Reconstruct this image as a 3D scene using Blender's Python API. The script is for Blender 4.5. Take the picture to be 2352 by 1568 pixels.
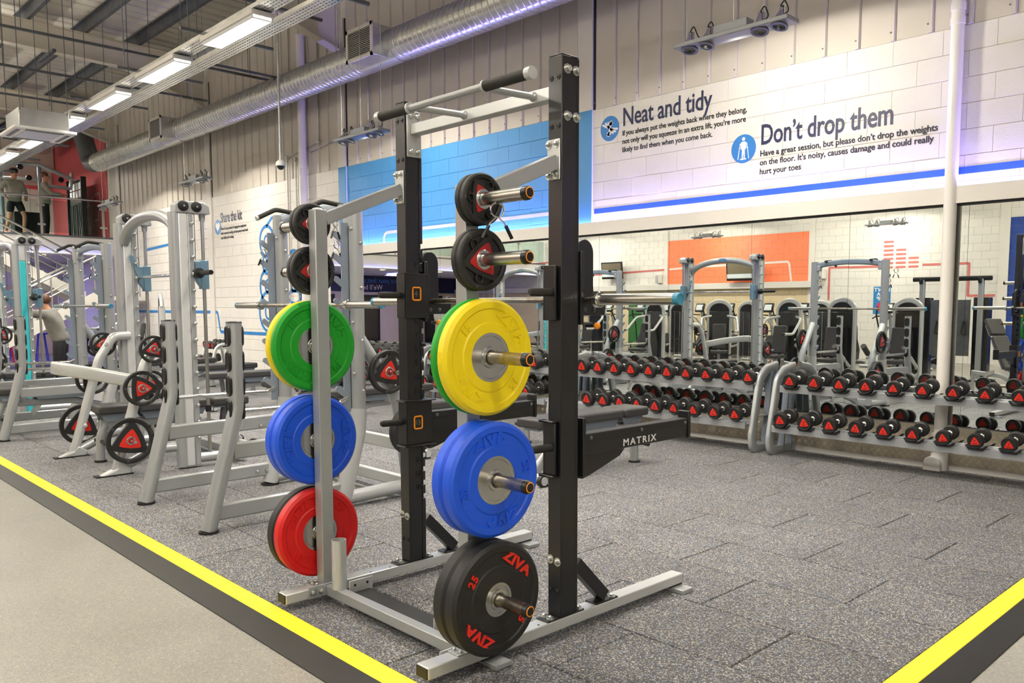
import bpy, math, random
from mathutils import Vector, Matrix
random.seed(7)
for o in list(bpy.data.objects): bpy.data.objects.remove(o, do_unlink=True)
scene = bpy.context.scene
COL = scene.collection
PI = math.pi

# ---------------------------------------------------------------- camera
IMG_W, IMG_H = 2352.0, 1568.0
FPX, CX, CY = 1894.85, 1260.96, 876.05
EYE = Vector((0.0, 0.0, 1.45))
cam = bpy.data.cameras.new('camera'); cam_ob = bpy.data.objects.new('camera', cam); COL.objects.link(cam_ob)
cam.sensor_fit = 'HORIZONTAL'; cam.sensor_width = 36.0
cam.lens = FPX / IMG_W * 36.0
cam.shift_x = (IMG_W / 2 - CX) / IMG_W
cam.shift_y = (CY - IMG_H / 2) / IMG_W
cam.clip_start = 0.05; cam.clip_end = 200
def cam_matrix(yaw, pitch, roll):
    cy, sy, cp, sp = math.cos(yaw), math.sin(yaw), math.cos(pitch), math.sin(pitch)
    fwd = Vector((-sy * cp, cy * cp, -sp)); right = Vector((cy, sy, 0)); down = fwd.cross(right)
    cr, sr = math.cos(roll), math.sin(roll)
    r2 = right * cr + down * sr; d2 = down * cr - right * sr
    m = Matrix((r2, -d2, -fwd)).transposed().to_4x4(); m.translation = EYE
    return m
cam_ob.matrix_world = cam_matrix(0.789683, 0.0880882, -0.00084)
scene.camera = cam_ob

# ---------------------------------------------------------------- world, exposure
world = bpy.data.worlds.new('world'); scene.world = world; world.use_nodes = True
world.node_tree.nodes['Background'].inputs[0].default_value = (0.80, 0.86, 1.0, 1)
world.node_tree.nodes['Background'].inputs[1].default_value = 0.6
vs = scene.view_settings
vs.view_transform = 'Standard'; vs.look = 'None'; vs.gamma = 1.0; vs.use_curve_mapping = False
vs.exposure = -0.50
cy_ = scene.cycles
cy_.max_bounces = 6; cy_.diffuse_bounces = 3; cy_.glossy_bounces = 4; cy_.transmission_bounces = 2; cy_.transparent_max_bounces = 8
cy_.caustics_reflective = False; cy_.caustics_refractive = False; cy_.blur_glossy = 0.5; cy_.adaptive_threshold = 0.15
LAMP_W, SPOT_W, LED_W, BLUE_W, UP_W = 104.0, 150.0, 66.0, 90.0, 460.0      # lamp powers and the added upward fill, used by the lamp builders below

# ---------------------------------------------------------------- helpers
def srgb(h):
    h = h.lstrip('#'); out = []
    for i in (0, 2, 4):
        c = int(h[i:i + 2], 16) / 255.0
        out.append(c / 12.92 if c <= 0.04045 else ((c + 0.055) / 1.055) ** 2.4)
    return (*out, 1.0)

M = {}
def mat(name, color, rough=0.5, metal=0.0, var=0.06, scale=6.0, bump=0.0, bscale=80.0, coat=0.0, emit=None, estr=0.0, rand=0.0, aniso=False):
    m = bpy.data.materials.new(name); m.use_nodes = True
    nt = m.node_tree; b = nt.nodes['Principled BSDF']; L = nt.links.new
    c = srgb(color)
    b.inputs['Roughness'].default_value = rough; b.inputs['Metallic'].default_value = metal
    if coat: b.inputs['Coat Weight'].default_value = coat; b.inputs['Coat Roughness'].default_value = 0.12
    geo = nt.nodes.new('ShaderNodeNewGeometry')
    n = nt.nodes.new('ShaderNodeTexNoise'); n.inputs['Scale'].default_value = scale; n.inputs['Detail'].default_value = 4
    L(geo.outputs['Position'], n.inputs['Vector'])
    mr = nt.nodes.new('ShaderNodeMapRange'); mr.inputs['From Min'].default_value = 0.3; mr.inputs['From Max'].default_value = 0.7
    mr.inputs['To Min'].default_value = 1 - var; mr.inputs['To Max'].default_value = 1 + var
    L(n.outputs['Fac'], mr.inputs['Value'])
    val = mr.outputs['Result']
    if rand:
        oi = nt.nodes.new('ShaderNodeObjectInfo'); m2 = nt.nodes.new('ShaderNodeMapRange')
        m2.inputs['To Min'].default_value = 1 - rand; m2.inputs['To Max'].default_value = 1 + rand
        L(oi.outputs['Random'], m2.inputs['Value'])
        mm = nt.nodes.new('ShaderNodeMath'); mm.operation = 'MULTIPLY'
        L(val, mm.inputs[0]); L(m2.outputs['Result'], mm.inputs[1]); val = mm.outputs[0]
    mx = nt.nodes.new('ShaderNodeVectorMath'); mx.operation = 'SCALE'; mx.inputs[0].default_value = c[:3]
    L(val, mx.inputs['Scale']); L(mx.outputs['Vector'], b.inputs['Base Color'])
    if bump:
        n2 = nt.nodes.new('ShaderNodeTexNoise'); n2.inputs['Scale'].default_value = bscale; n2.inputs['Detail'].default_value = 3
        L(geo.outputs['Position'], n2.inputs['Vector'])
        bp = nt.nodes.new('ShaderNodeBump'); bp.inputs['Strength'].default_value = bump; bp.inputs['Distance'].default_value = 0.004
        L(n2.outputs['Fac'], bp.inputs['Height']); L(bp.outputs['Normal'], b.inputs['Normal'])
    if emit:
        b.inputs['Emission Color'].default_value = srgb(emit); b.inputs['Emission Strength'].default_value = estr
    M[name] = m
    return m

def V(*a): return Vector(a)

def fillet(pts, r, n=6):
    pts = [Vector(p) for p in pts]; out = [pts[0]]
    for i in range(1, len(pts) - 1):
        a, b, c = pts[i - 1], pts[i], pts[i + 1]
        u, w = (a - b), (c - b); lu, lw = u.length, w.length
        if lu < 1e-6 or lw < 1e-6: continue
        u /= lu; w /= lw
        ang = u.angle(w)
        if ang > 3.1: out.append(b); continue
        rr = r[i - 1] if isinstance(r, (list, tuple)) else r
        d = min(rr / math.tan(ang / 2), lu * 0.49, lw * 0.49)
        p, q = b + u * d, b + w * d
        for k in range(n + 1):
            t = k / n
            out.append(p * (1 - t) ** 2 + b * 2 * t * (1 - t) + q * t * t)
    out.append(pts[-1])
    return out

def arc_pts(f, a, b, n):
    return [Vector(f(a + (b - a) * i / n)) for i in range(n + 1)]

def circ(r, n=12): return [(r * math.cos(2 * PI * i / n), r * math.sin(2 * PI * i / n)) for i in range(n)]
def oval(a, b, n=14): return [(a * math.cos(2 * PI * i / n), b * math.sin(2 * PI * i / n)) for i in range(n)]
def rrect(w, h, r, n=3):
    out = []
    for cx, cy, a0 in ((w / 2 - r, h / 2 - r, 0), (-w / 2 + r, h / 2 - r, PI / 2), (-w / 2 + r, -h / 2 + r, PI), (w / 2 - r, -h / 2 + r, 1.5 * PI)):
        for k in range(n + 1):
            a = a0 + PI / 2 * k / n
            out.append((cx + r * math.cos(a), cy + r * math.sin(a)))
    return out
def capsule(p, q, r, n=6):
    (x0, y0), (x1, y1) = p, q; a = math.atan2(y1 - y0, x1 - x0); out = []
    for k in range(n + 1):
        t = a - PI / 2 + PI * k / n; out.append((x1 + r * math.cos(t), y1 + r * math.sin(t)))
    for k in range(n + 1):
        t = a + PI / 2 + PI * k / n; out.append((x0 + r * math.cos(t), y0 + r * math.sin(t)))
    return out

class MB:
    def __init__(s): s.v = []; s.f = []
    def add(s, vs, fs):
        o = len(s.v); s.v += [Vector(v) for v in vs]; s.f += [tuple(i + o for i in f) for f in fs]; return s
    def box(s, c, d, rz=0.0, rx=0.0):
        R = Matrix.Rotation(rz, 3, 'Z') @ Matrix.Rotation(rx, 3, 'X'); c = Vector(c)
        vs = [c + R @ Vector((d[0] / 2 * i, d[1] / 2 * j, d[2] / 2 * k)) for i in (-1, 1) for j in (-1, 1) for k in (-1, 1)]
        return s.add(vs, [(0, 1, 3, 2), (4, 6, 7, 5), (0, 4, 5, 1), (2, 3, 7, 6), (0, 2, 6, 4), (1, 5, 7, 3)])
    def bx(s, x0, x1, y0, y1, z0, z1): return s.box(((x0 + x1) / 2, (y0 + y1) / 2, (z0 + z1) / 2), (x1 - x0, y1 - y0, z1 - z0))
    def sweep(s, pts, prof, up=(0, 0, 1), caps=True, closed=False):
        pts = [Vector(p) for p in pts]; n = len(pts); m = len(prof)
        def tan(i):
            if closed: t = pts[(i + 1) % n] - pts[i - 1]
            elif i == 0: t = pts[1] - pts[0]
            elif i == n - 1: t = pts[-1] - pts[-2]
            else: t = (pts[i + 1] - pts[i]).normalized() + (pts[i] - pts[i - 1]).normalized()
            return t.normalized() if t.length > 1e-9 else Vector((0, 0, 1))
        t0 = tan(0); u = Vector(up) - t0 * t0.dot(Vector(up))
        if u.length < 1e-3: u = Vector((0, 1, 0)) - t0 * t0.y
        if u.length < 1e-3: u = Vector((1, 0, 0)) - t0 * t0.x
        u.normalize(); vs = []
        for i in range(n):
            t = tan(i); u = u - t * u.dot(t)
            if u.length < 1e-6: u = t.orthogonal()
            u.normalize(); w = u.cross(t)
            k = 1.0
            if 0 < i < n - 1 or closed:
                d = t.dot((pts[i] - pts[i - 1]).normalized()); k = 1.0 / max(d, 0.5)
            for a, b in prof: vs.append(pts[i] + w * a + u * (b * (k if not closed else 1)))
        fs = []
        for i in range(n if closed else n - 1):
            for j in range(m):
                a, b = i * m + j, i * m + (j + 1) % m; i2 = (i + 1) % n
                c, d = i2 * m + (j + 1) % m, i2 * m + j
                fs.append((a, b, c, d))
        if caps and not closed: fs += [tuple(range(m - 1, -1, -1)), tuple(range((n - 1) * m, n * m))]
        return s.add(vs, fs)
    def tube(s, pts, r, n=12, **k): return s.sweep(pts, circ(r, n), **k)
    def beam(s, p, q, w, h, up=(0, 0, 1)): return s.sweep([p, q], [(-w / 2, -h / 2), (w / 2, -h / 2), (w / 2, h / 2), (-w / 2, h / 2)], up=up)
    def lathe(s, prof, o=(0, 0, 0), ax=(0, 0, 1), n=24):
        ax = Vector(ax).normalized(); u = ax.orthogonal().normalized(); w = ax.cross(u); o = Vector(o); vs = []; fs = []; m = len(prof)
        for i in range(n):
            a = 2 * PI * i / n; d = u * math.cos(a) + w * math.sin(a)
            for r, h in prof: vs.append(o + d * r + ax * h)
        for i in range(n):
            j = (i + 1) % n
            for k in range(m - 1):
                fs.append((i * m + k, j * m + k, j * m + k + 1, i * m + k + 1))
        if prof[0][0] > 1e-6 and False: pass
        return s.add(vs, fs)
    def cyl(s, p, q, r, n=14, r2=None):
        p, q = Vector(p), Vector(q); h = (q - p).length; r2 = r if r2 is None else r2
        return s.lathe([(0.0001, 0), (r, 0), (r2, h), (0.0001, h)], p, q - p, n)
    def prism(s, poly, o, u, v, w0, w1):
        o, u, v = Vector(o), Vector(u), Vector(v); w = u.cross(v).normalized(); n = len(poly)
        vs = [o + u * a + v * b + w * w0 for a, b in poly] + [o + u * a + v * b + w * w1 for a, b in poly]
        fs = [tuple(range(n - 1, -1, -1)), tuple(range(n, 2 * n))] + [(i, (i + 1) % n, n + (i + 1) % n, n + i) for i in range(n)]
        return s.add(vs, fs)
    def ball(s, c, r, n=12, m=8, sc=(1, 1, 1)):
        c = Vector(c); vs = []; fs = []
        for i in range(m + 1):
            th = PI * i / m
            for j in range(n):
                a = 2 * PI * j / n
                vs.append(c + Vector((sc[0] * r * math.sin(th) * math.cos(a), sc[1] * r * math.sin(th) * math.sin(a), sc[2] * r * math.cos(th))))
        for i in range(m):
            for j in range(n):
                fs.append((i * n + j, (i + 1) * n + j, (i + 1) * n + (j + 1) % n, i * n + (j + 1) % n))
        return s.add(vs, fs)
    def mesh(s, name, off=(0, 0, 0), angle=35):
        me = bpy.data.meshes.new(name); off = Vector(off)
        me.from_pydata([v - off for v in s.v], [], s.f); me.validate(); me.update()
        import bmesh
        bm = bmesh.new(); bm.from_mesh(me); bmesh.ops.remove_doubles(bm, verts=bm.verts, dist=1e-5)
        bmesh.ops.recalc_face_normals(bm, faces=bm.faces); bm.to_mesh(me); bm.free()
        for p in me.polygons: p.use_smooth = True
        me.set_sharp_from_angle(angle=math.radians(angle))
        return me

def world_off(parent):
    o = Vector((0, 0, 0))
    while parent is not None: o += parent.location; parent = parent.parent
    return o

def link(name, me, material, parent=None, loc=(0, 0, 0)):
    o = bpy.data.objects.new(name, me); COL.objects.link(o)
    if material is not None and len(me.materials) == 0: me.materials.append(M[material])
    o.parent = parent; o.location = loc
    return o

def part(name, mb, material, parent, bevel=0.0, angle=35, seg=2, label=None):
    """a mesh part given in world coordinates under a parent that is only translated"""
    o = link(name, mb.mesh(name, world_off(parent), angle), material, parent)
    if bevel:
        b = o.modifiers.new('bevel', 'BEVEL'); b.width = bevel; b.segments = seg; b.limit_method = 'ANGLE'; b.angle_limit = math.radians(40)
    if label: o['label'] = label
    return o

def tag(o, label, cat, group=None):
    o['label'] = label; o['category'] = cat
    if group: o['group'] = group
    return o

def thing(name, label, cat, loc=(0, 0, 0), group=None):
    o = bpy.data.objects.new(name, None); COL.objects.link(o); o.location = loc; o.empty_display_size = 0.1
    return tag(o, label, cat, group)

def solo(name, mb, material, label, cat, base, bevel=0.0, group=None, angle=35):
    """a thing that is one mesh; base is its origin"""
    o = link(name, mb.mesh(name, base, angle), material, None, base)
    if bevel:
        b = o.modifiers.new('bevel', 'BEVEL'); b.width = bevel; b.segments = 2; b.limit_method = 'ANGLE'; b.angle_limit = math.radians(40)
    return tag(o, label, cat, group)

def struct(name, mb=None, material=None, loc=(0, 0, 0), bevel=0.0):
    if mb is None:
        o = bpy.data.objects.new(name, None); COL.objects.link(o); o.location = loc
    else: o = link(name, mb.mesh(name, loc), material, None, loc)
    o['kind'] = 'structure'
    return o

def copy_tree(root, loc, rotz=None, label=None, parent=None):
    r = root.copy(); COL.objects.link(r); r.location = loc
    if parent is not None: r.parent = parent
    if rotz is not None: r.rotation_euler = (0, 0, rotz)
    if label: r['label'] = label
    for ch in [c for c in COL.objects if c.parent == root]:
        c = ch.copy(); COL.objects.link(c); c.parent = r
        for g in [x for x in COL.objects if x.parent == ch]:
            d = g.copy(); COL.objects.link(d); d.parent = c
    return r

_tc = {}
def text_geo(s, size=1.0, ext=0.0, fat=0.0, align='CENTER', spacing=1.0):
    key = (s, size, ext, fat, align, spacing)
    if key not in _tc:
        cu = bpy.data.curves.new('t', 'FONT'); cu.body = s; cu.size = size; cu.extrude = ext; cu.offset = fat; cu.align_x = align; cu.align_y = 'CENTER' if align == 'CENTER' else 'TOP_BASELINE'
        cu.space_character = spacing; cu.resolution_u = 3
        ob = bpy.data.objects.new('t', cu); COL.objects.link(ob); bpy.context.view_layer.update()
        me = bpy.data.meshes.new_from_object(ob.evaluated_get(bpy.context.evaluated_depsgraph_get()))
        _tc[key] = ([v.co.copy() for v in me.vertices], [tuple(p.vertices) for p in me.polygons])
        bpy.data.objects.remove(ob); bpy.data.curves.remove(cu); bpy.data.meshes.remove(me)
    return _tc[key]
def text(mb, s, o, u, v, size, ext=0.001, fat=0.0, align='CENTER', rot=0.0, spacing=1.0, sx=1.0):
    vs, fs = text_geo(s, size, ext, fat, align, spacing)
    o, u, v = Vector(o), Vector(u).normalized(), Vector(v).normalized(); w = u.cross(v)
    c, sn = math.cos(rot), math.sin(rot)
    return mb.add([o + u * (p.x * sx * c - p.y * sn) + v * (p.x * sx * sn + p.y * c) + w * p.z for p in vs], fs)

# ---------------------------------------------------------------- materials
mat('silver_paint', '#a9adae', 0.32, 0.35, 0.03, 3, coat=0.3)
mat('light_silver', '#c6c9c8', 0.3, 0.3, 0.03, 3, coat=0.3)
mat('grey_blue_paint', '#8d99a6', 0.35, 0.3, 0.03, 3, coat=0.2)
mat('white_anodised', '#d6d8d8', 0.35, 0.25, 0.03, 5)
mat('tray_alloy', '#a9adb0', 0.34, 0.55, 0.04, 4)
mat('black_paint', '#17181b', 0.33, 0.0, 0.06, 5, bump=0.05, bscale=500, coat=0.15)
mat('black_rubber', '#1b1b1b', 0.55, 0.0, 0.08, 12, bump=0.08, bscale=300)
mat('black_plastic', '#111214', 0.38, 0.0, 0.05, 8)
mat('grip_rubber', '#262521', 0.75, 0.0, 0.1, 60, bump=0.3, bscale=700)
mat('smoked_shroud', '#1d1f22', 0.12, 0.0, 0.05, 4, coat=0.5)
mat('upholstery', '#3b3a3a', 0.5, 0.0, 0.06, 20, bump=0.1, bscale=260)
mat('chrome', '#d9d9d6', 0.12, 1.0, 0.02, 4)
mat('brushed_steel', '#b9b8b2', 0.28, 1.0, 0.05, 30)
mat('worn_steel', '#a9a294', 0.3, 1.0, 0.22, 40)
mat('hub_steel', '#c2c4c6', 0.25, 1.0, 0.04, 30)
mat('zinc_bolt', '#c9ccc8', 0.28, 0.9, 0.05, 60)
mat('blue_steel', '#7fa3b8', 0.3, 0.6, 0.04, 5)
mat('teal_cap', '#3f8fae', 0.4, 0.0, 0.04, 20)
mat('cyan_strip', '#3fc3cb', 0.45, 0.0, 0.03, 6)
mat('yellow_rubber', '#f2d90a', 0.45, 0.0, 0.03, 8, bump=0.05, bscale=300)
mat('green_rubber', '#129a22', 0.45, 0.0, 0.03, 8, bump=0.05, bscale=300)
mat('blue_rubber', '#1253dc', 0.45, 0.0, 0.03, 8, bump=0.05, bscale=300)
mat('red_rubber', '#d31111', 0.45, 0.0, 0.03, 8, bump=0.05, bscale=300)
mat('red_label', '#d8291c', 0.4, 0.0, 0.03, 20)
mat('dark_red_label', '#b01e1c', 0.42, 0.0, 0.03, 20)
mat('orange_plastic', '#f0920f', 0.4, 0.0, 0.03, 20)
mat('print_black', '#141414', 0.6)
mat('print_white', '#e9ebee', 0.5)
mat('white_paint', '#e2ded6', 0.55, 0.0, 0.02, 2)
mat('block_white', '#e4e1da', 0.6, 0.0, 0.025, 3, bump=0.5, bscale=120, rand=0.02)
mat('block_blue', '#4b9bd6', 0.55, 0.0, 0.03, 3, bump=0.5, bscale=120, rand=0.025)
mat('block_orange', '#ff8458', 0.55, 0.0, 0.03, 3, bump=0.4, bscale=120, rand=0.015)
mat('block_navy', '#1f3f8f', 0.55, 0.0, 0.03, 3, bump=0.4, bscale=120)
mat('cladding', '#cdc7bd', 0.45, 0.05, 0.03, 1.5)
mat('column_blue', '#4893cb', 0.5, 0.0, 0.02, 3)
mat('mortar_white', '#dedad0', 0.8, 0.0, 0.03, 10)
mat('stripe_blue', '#2057d8', 0.5); mat('stripe_pale', '#b9c4e6', 0.5); mat('sign_blue', '#2e7fc6', 0.5); mat('ink_navy', '#252b4d', 0.5)
mat('line_red', '#c8706a', 0.5); mat('line_pale', '#e6dcd2', 0.5)
mat('pink_wall', '#e0656a', 0.6, 0.0, 0.03, 2); mat('pink_line', '#f6c4c2', 0.6)
mat('beige_wall', '#e2cfa8', 0.65, 0.0, 0.02, 2)
mat('roof_sheet', '#e2dccf', 0.5, 0.05, 0.06, 2)
mat('rafter_paint', '#d9d2c3', 0.5, 0.0, 0.03, 2)
mat('purlin_steel', '#5d6066', 0.45, 0.6, 0.2, 6)
mat('galvanised', '#cfd0cc', 0.26, 0.8, 0.10, 8)
mat('fixture_grey', '#8e9193', 0.4, 0.3, 0.03, 8)
mat('galv_dark', '#6f7275', 0.45, 0.7, 0.12, 10)
mat('pvc_white', '#ece9e2', 0.35, 0.0, 0.02, 3)
mat('lamp_tube', '#ffffff', 0.5, emit='#fff6e6', estr=9.0)
mat('down_light', '#ffffff', 0.5, emit='#fff2d6', estr=10.0)
mat('led_strip', '#ffffff', 0.5, emit='#7d86ff', estr=14.0)
mat('nosing_yellow', '#f7de2b', 0.5, 0.0, 0.03, 10); mat('nosing_black', '#191814', 0.55, 0.0, 0.08, 10)
mat('screen_dark', '#0f1116', 0.15); mat('screen_pic', '#6a6450', 0.3, emit='#8a7458', estr=0.25); mat('screen_band', '#c9d2d2', 0.3, emit='#dfe6e6', estr=0.3)
mat('skin', '#c58c6c', 0.55, 0.0, 0.05, 20); mat('hair_brown', '#5a3418', 0.6); mat('hair_dark', '#1c1714', 0.6)
mat('cloth_grey', '#7d7b74', 0.85, 0.0, 0.1, 14, bump=0.4, bscale=60); mat('cloth_pale', '#a39f94', 0.85, 0.0, 0.1, 14, bump=0.4, bscale=60); mat('cloth_black', '#15151a', 0.8, 0.0, 0.1, 14)
mat('poster_blue', '#2b7db8', 0.5); mat('poster_red', '#cf2f52', 0.5); mat('banner_green', '#3f7d43', 0.6); mat('banner_navy', '#191c3d', 0.5); mat('ink_sky', '#3f86c4', 0.5); mat('ink_cream', '#e8dcc2', 0.5)
mat('red_plastic', '#c92338', 0.4); mat('blue_plastic', '#1f38c8', 0.4)

def glass(name, color, rough=0.0, alpha=None):
    m = bpy.data.materials.new(name); m.use_nodes = True; nt = m.node_tree; b = nt.nodes['Principled BSDF']
    nt.nodes.remove(b); out = nt.nodes['Material Output']
    tr = nt.nodes.new('ShaderNodeBsdfTransparent'); tr.inputs[0].default_value = srgb(color)
    gl = nt.nodes.new('ShaderNodeBsdfGlossy'); gl.inputs['Roughness'].default_value = 0.02
    lw = nt.nodes.new('ShaderNodeLayerWeight'); lw.inputs[0].default_value = 0.3
    fr = nt.nodes.new('ShaderNodeMath'); fr.operation = 'MULTIPLY'; fr.inputs[1].default_value = 0.35; nt.links.new(lw.outputs['Facing'], fr.inputs[0])
    mx = nt.nodes.new('ShaderNodeMixShader')
    nt.links.new(fr.outputs[0], mx.inputs[0]); nt.links.new(tr.outputs[0], mx.inputs[1]); nt.links.new(gl.outputs[0], mx.inputs[2]); nt.links.new(mx.outputs[0], out.inputs[0])
    M[name] = m
glass('clear_glass', '#e6f2ee')

m = bpy.data.materials.new('mirror'); m.use_nodes = True; b = m.node_tree.nodes['Principled BSDF']
b.inputs['Base Color'].default_value = (0.86, 0.90, 0.88, 1); b.inputs['Metallic'].default_value = 1.0; b.inputs['Roughness'].default_value = 0.0
nz = m.node_tree.nodes.new('ShaderNodeTexNoise'); nz.inputs['Scale'].default_value = 0.5
M['mirror'] = m

def speckle(name, base, flecks, scale, rough, rand=0.0, smear=0.12):
    m = bpy.data.materials.new(name); m.use_nodes = True; nt = m.node_tree; b = nt.nodes['Principled BSDF']; L = nt.links.new
    geo = nt.nodes.new('ShaderNodeNewGeometry'); vo = nt.nodes.new('ShaderNodeTexVoronoi'); vo.inputs['Scale'].default_value = scale
    L(geo.outputs['Position'], vo.inputs['Vector'])
    sep = nt.nodes.new('ShaderNodeSeparateColor'); L(vo.outputs['Color'], sep.inputs[0])
    ramp = nt.nodes.new('ShaderNodeValToRGB'); ramp.color_ramp.interpolation = 'CONSTANT'
    el = ramp.color_ramp.elements; el[0].color = srgb(base); el[0].position = 0; el[1].color = srgb(flecks[0][1]); el[1].position = flecks[0][0]
    for p, c in flecks[1:]: e = el.new(p); e.color = srgb(c)
    L(sep.outputs[0], ramp.inputs[0])
    n = nt.nodes.new('ShaderNodeTexNoise'); n.inputs['Scale'].default_value = 1.7; n.inputs['Detail'].default_value = 5; L(geo.outputs['Position'], n.inputs['Vector'])
    mr = nt.nodes.new('ShaderNodeMapRange'); mr.inputs['From Min'].default_value = 0.3; mr.inputs['From Max'].default_value = 0.7; mr.inputs['To Min'].default_value = 1 - smear; mr.inputs['To Max'].default_value = 1 + smear; L(n.outputs['Fac'], mr.inputs['Value'])
    val = mr.outputs['Result']
    if rand:
        oi = nt.nodes.new('ShaderNodeObjectInfo'); m2 = nt.nodes.new('ShaderNodeMapRange'); m2.inputs['To Min'].default_value = 1 - rand; m2.inputs['To Max'].default_value = 1 + rand
        L(oi.outputs['Random'], m2.inputs['Value']); mm = nt.nodes.new('ShaderNodeMath'); mm.operation = 'MULTIPLY'; L(val, mm.inputs[0]); L(m2.outputs['Result'], mm.inputs[1]); val = mm.outputs[0]
    sc = nt.nodes.new('ShaderNodeVectorMath'); sc.operation = 'SCALE'; L(ramp.outputs[0], sc.inputs[0]); L(val, sc.inputs['Scale'])
    L(sc.outputs['Vector'], b.inputs['Base Color']); b.inputs['Roughness'].default_value = rough
    bp = nt.nodes.new('ShaderNodeBump'); bp.inputs['Strength'].default_value = 0.25; bp.inputs['Distance'].default_value = 0.002; L(vo.outputs['Distance'], bp.inputs['Height']); L(bp.outputs['Normal'], b.inputs['Normal'])
    M[name] = m
speckle('rubber_tile', '#47484c', [(0.52, '#636364'), (0.70, '#86827b'), (0.85, '#b3ab9c'), (0.94, '#8092ab')], 190, 0.75, 0.07, 0.10)
speckle('vinyl_floor', '#8d8b82', [(0.5, '#979489'), (0.8, '#7f8281'), (0.93, '#a7a294')], 160, 0.35, 0.0, 0.05)
def treadplate():
    mat('tread_bar', '#e0d8c4', 0.3, 0.35, 0.05, 6)
    m = mat('tread_plate', '#b9b09b', 0.4, 0.3, 0.08, 3); return
    nt = m.node_tree; b = nt.nodes['Principled BSDF']; L = nt.links.new
    geo = nt.nodes.new('ShaderNodeNewGeometry'); mp = nt.nodes.new('ShaderNodeMapping'); mp.inputs['Rotation'].default_value = (0, PI / 4, 0); L(geo.outputs['Position'], mp.inputs['Vector'])
    ck = nt.nodes.new('ShaderNodeTexChecker'); ck.inputs['Scale'].default_value = 28.0; L(mp.outputs[0], ck.inputs['Vector'])
    w1 = nt.nodes.new('ShaderNodeTexWave'); w1.inputs['Scale'].default_value = 45; w1.bands_direction = 'X'; L(mp.outputs[0], w1.inputs['Vector'])
    w2 = nt.nodes.new('ShaderNodeTexWave'); w2.inputs['Scale'].default_value = 45; w2.bands_direction = 'Z'; L(mp.outputs[0], w2.inputs['Vector'])
    mx = nt.nodes.new('ShaderNodeMix'); L(ck.outputs['Fac'], mx.inputs[0]); L(w1.outputs['Fac'], mx.inputs[2]); L(w2.outputs['Fac'], mx.inputs[3])
    bp = nt.nodes.new('ShaderNodeBump'); bp.inputs['Strength'].default_value = 0.9; bp.inputs['Distance'].default_value = 0.006
    L(mx.outputs[0], bp.inputs['Height']); L(bp.outputs['Normal'], b.inputs['Normal'])
treadplate()
# ================================================================ FLOOR
YW = 7.80                    # face of the block wall behind the dumbbells
YF = -9.0                    # opposite wall
ZB = -0.035                  # vinyl aisle floor, the rubber tiles stand proud of it (top = 0)
floor = struct('floor', MB().bx(-31, 5, YF, YW + .1, ZB - .1, ZB), 'vinyl_floor')
floor['label'] = 'grey beige vinyl aisle floor around the raised rubber tiles'
tile_cache = {}
def tile(x0, x1, y0, y1):
    w, d = round(x1 - x0, 3), round(y1 - y0, 3)
    if (w, d) not in tile_cache:
        g, c, t = .0030, .006, .035
        def ring(e, z): return [(-w/2+e, -d/2+e, z), (w/2-e, -d/2+e, z), (w/2-e, d/2-e, z), (-w/2+e, d/2-e, z)]
        vs = ring(g, -t) + ring(g, -c) + ring(g + c * .7, 0)
        fs = [(i, (i+1) % 4, 4+(i+1) % 4, 4+i) for i in range(4)] + [(4+i, 4+(i+1) % 4, 8+(i+1) % 4, 8+i) for i in range(4)] + [(8, 9, 10, 11)]
        tile_cache[(w, d)] = MB().add(vs, fs).mesh('rubber_tile', angle=20)
    return link('rubber_tile', tile_cache[(w, d)], 'rubber_tile', floor, ((x0+x1)/2, (y0+y1)/2, random.uniform(-.0012, .0008)))
TX, TY, TL, TD = -1.285, 1.815, 1.0, 0.512
nrow = 11
rows = [(TY - .0 + (3.83 - TY) % TD + TD * k) for k in range(-1, 12)]
rows = [max(TY, r) for r in rows]
for k in range(len(rows) - 1):
    y0, y1 = rows[k], min(rows[k + 1], 7.745)
    if y1 - y0 < .02: continue
    off = 0.5 if round((y0 - 3.83) / TD) % 2 == 0 else 1.0
    x1 = TX; x0 = TX - off
    while x1 > -13.2:
        tile(x0, x1, y0, y1); x1 = x0; x0 -= TL
far = MB().bx(-24.9, x1 - .0, TY, 7.745, ZB, -.0005)
o = part('rubber_tile_field', far, 'rubber_tile', floor); o['kind'] = 'stuff'

def nosing(name, along, lab):
    t = struct(name); t['label'] = lab
    # profile across the edge: (distance outwards, z)
    yel = [(0.0, .004), (0.098, .004), (0.098, -.006), (0.0, -.006)]
    blk = [(0.098, .003), (0.108, .001), (0.20, -.026), (0.215, -.030), (0.215, ZB), (0.098, ZB)]
    for nm, pr, m in (('yellow_strip', yel, 'nosing_yellow'), ('black_nosing', blk, 'nosing_black')):
        mb = MB()
        if along == 'x':
            mb.prism([(-d, z) for d, z in pr], (0, TY - .002, 0), (0, 1, 0), (0, 0, 1), -24.9, TX + .002 + (.098 if nm == 'yellow_strip' else .215))
        else:
            mb.prism([(d, z) for d, z in pr], (TX + .002, 0, 0), (1, 0, 0), (0, 0, 1), -7.745, -(TY - .002))
        part(nm, mb, m, t, bevel=.002)
nosing('trim_1', 'x', 'yellow topped black rubber edging along the aisle side of the tiles')
nosing('trim_2', 'y', 'yellow topped black rubber edging at the right end of the tiles')

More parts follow.
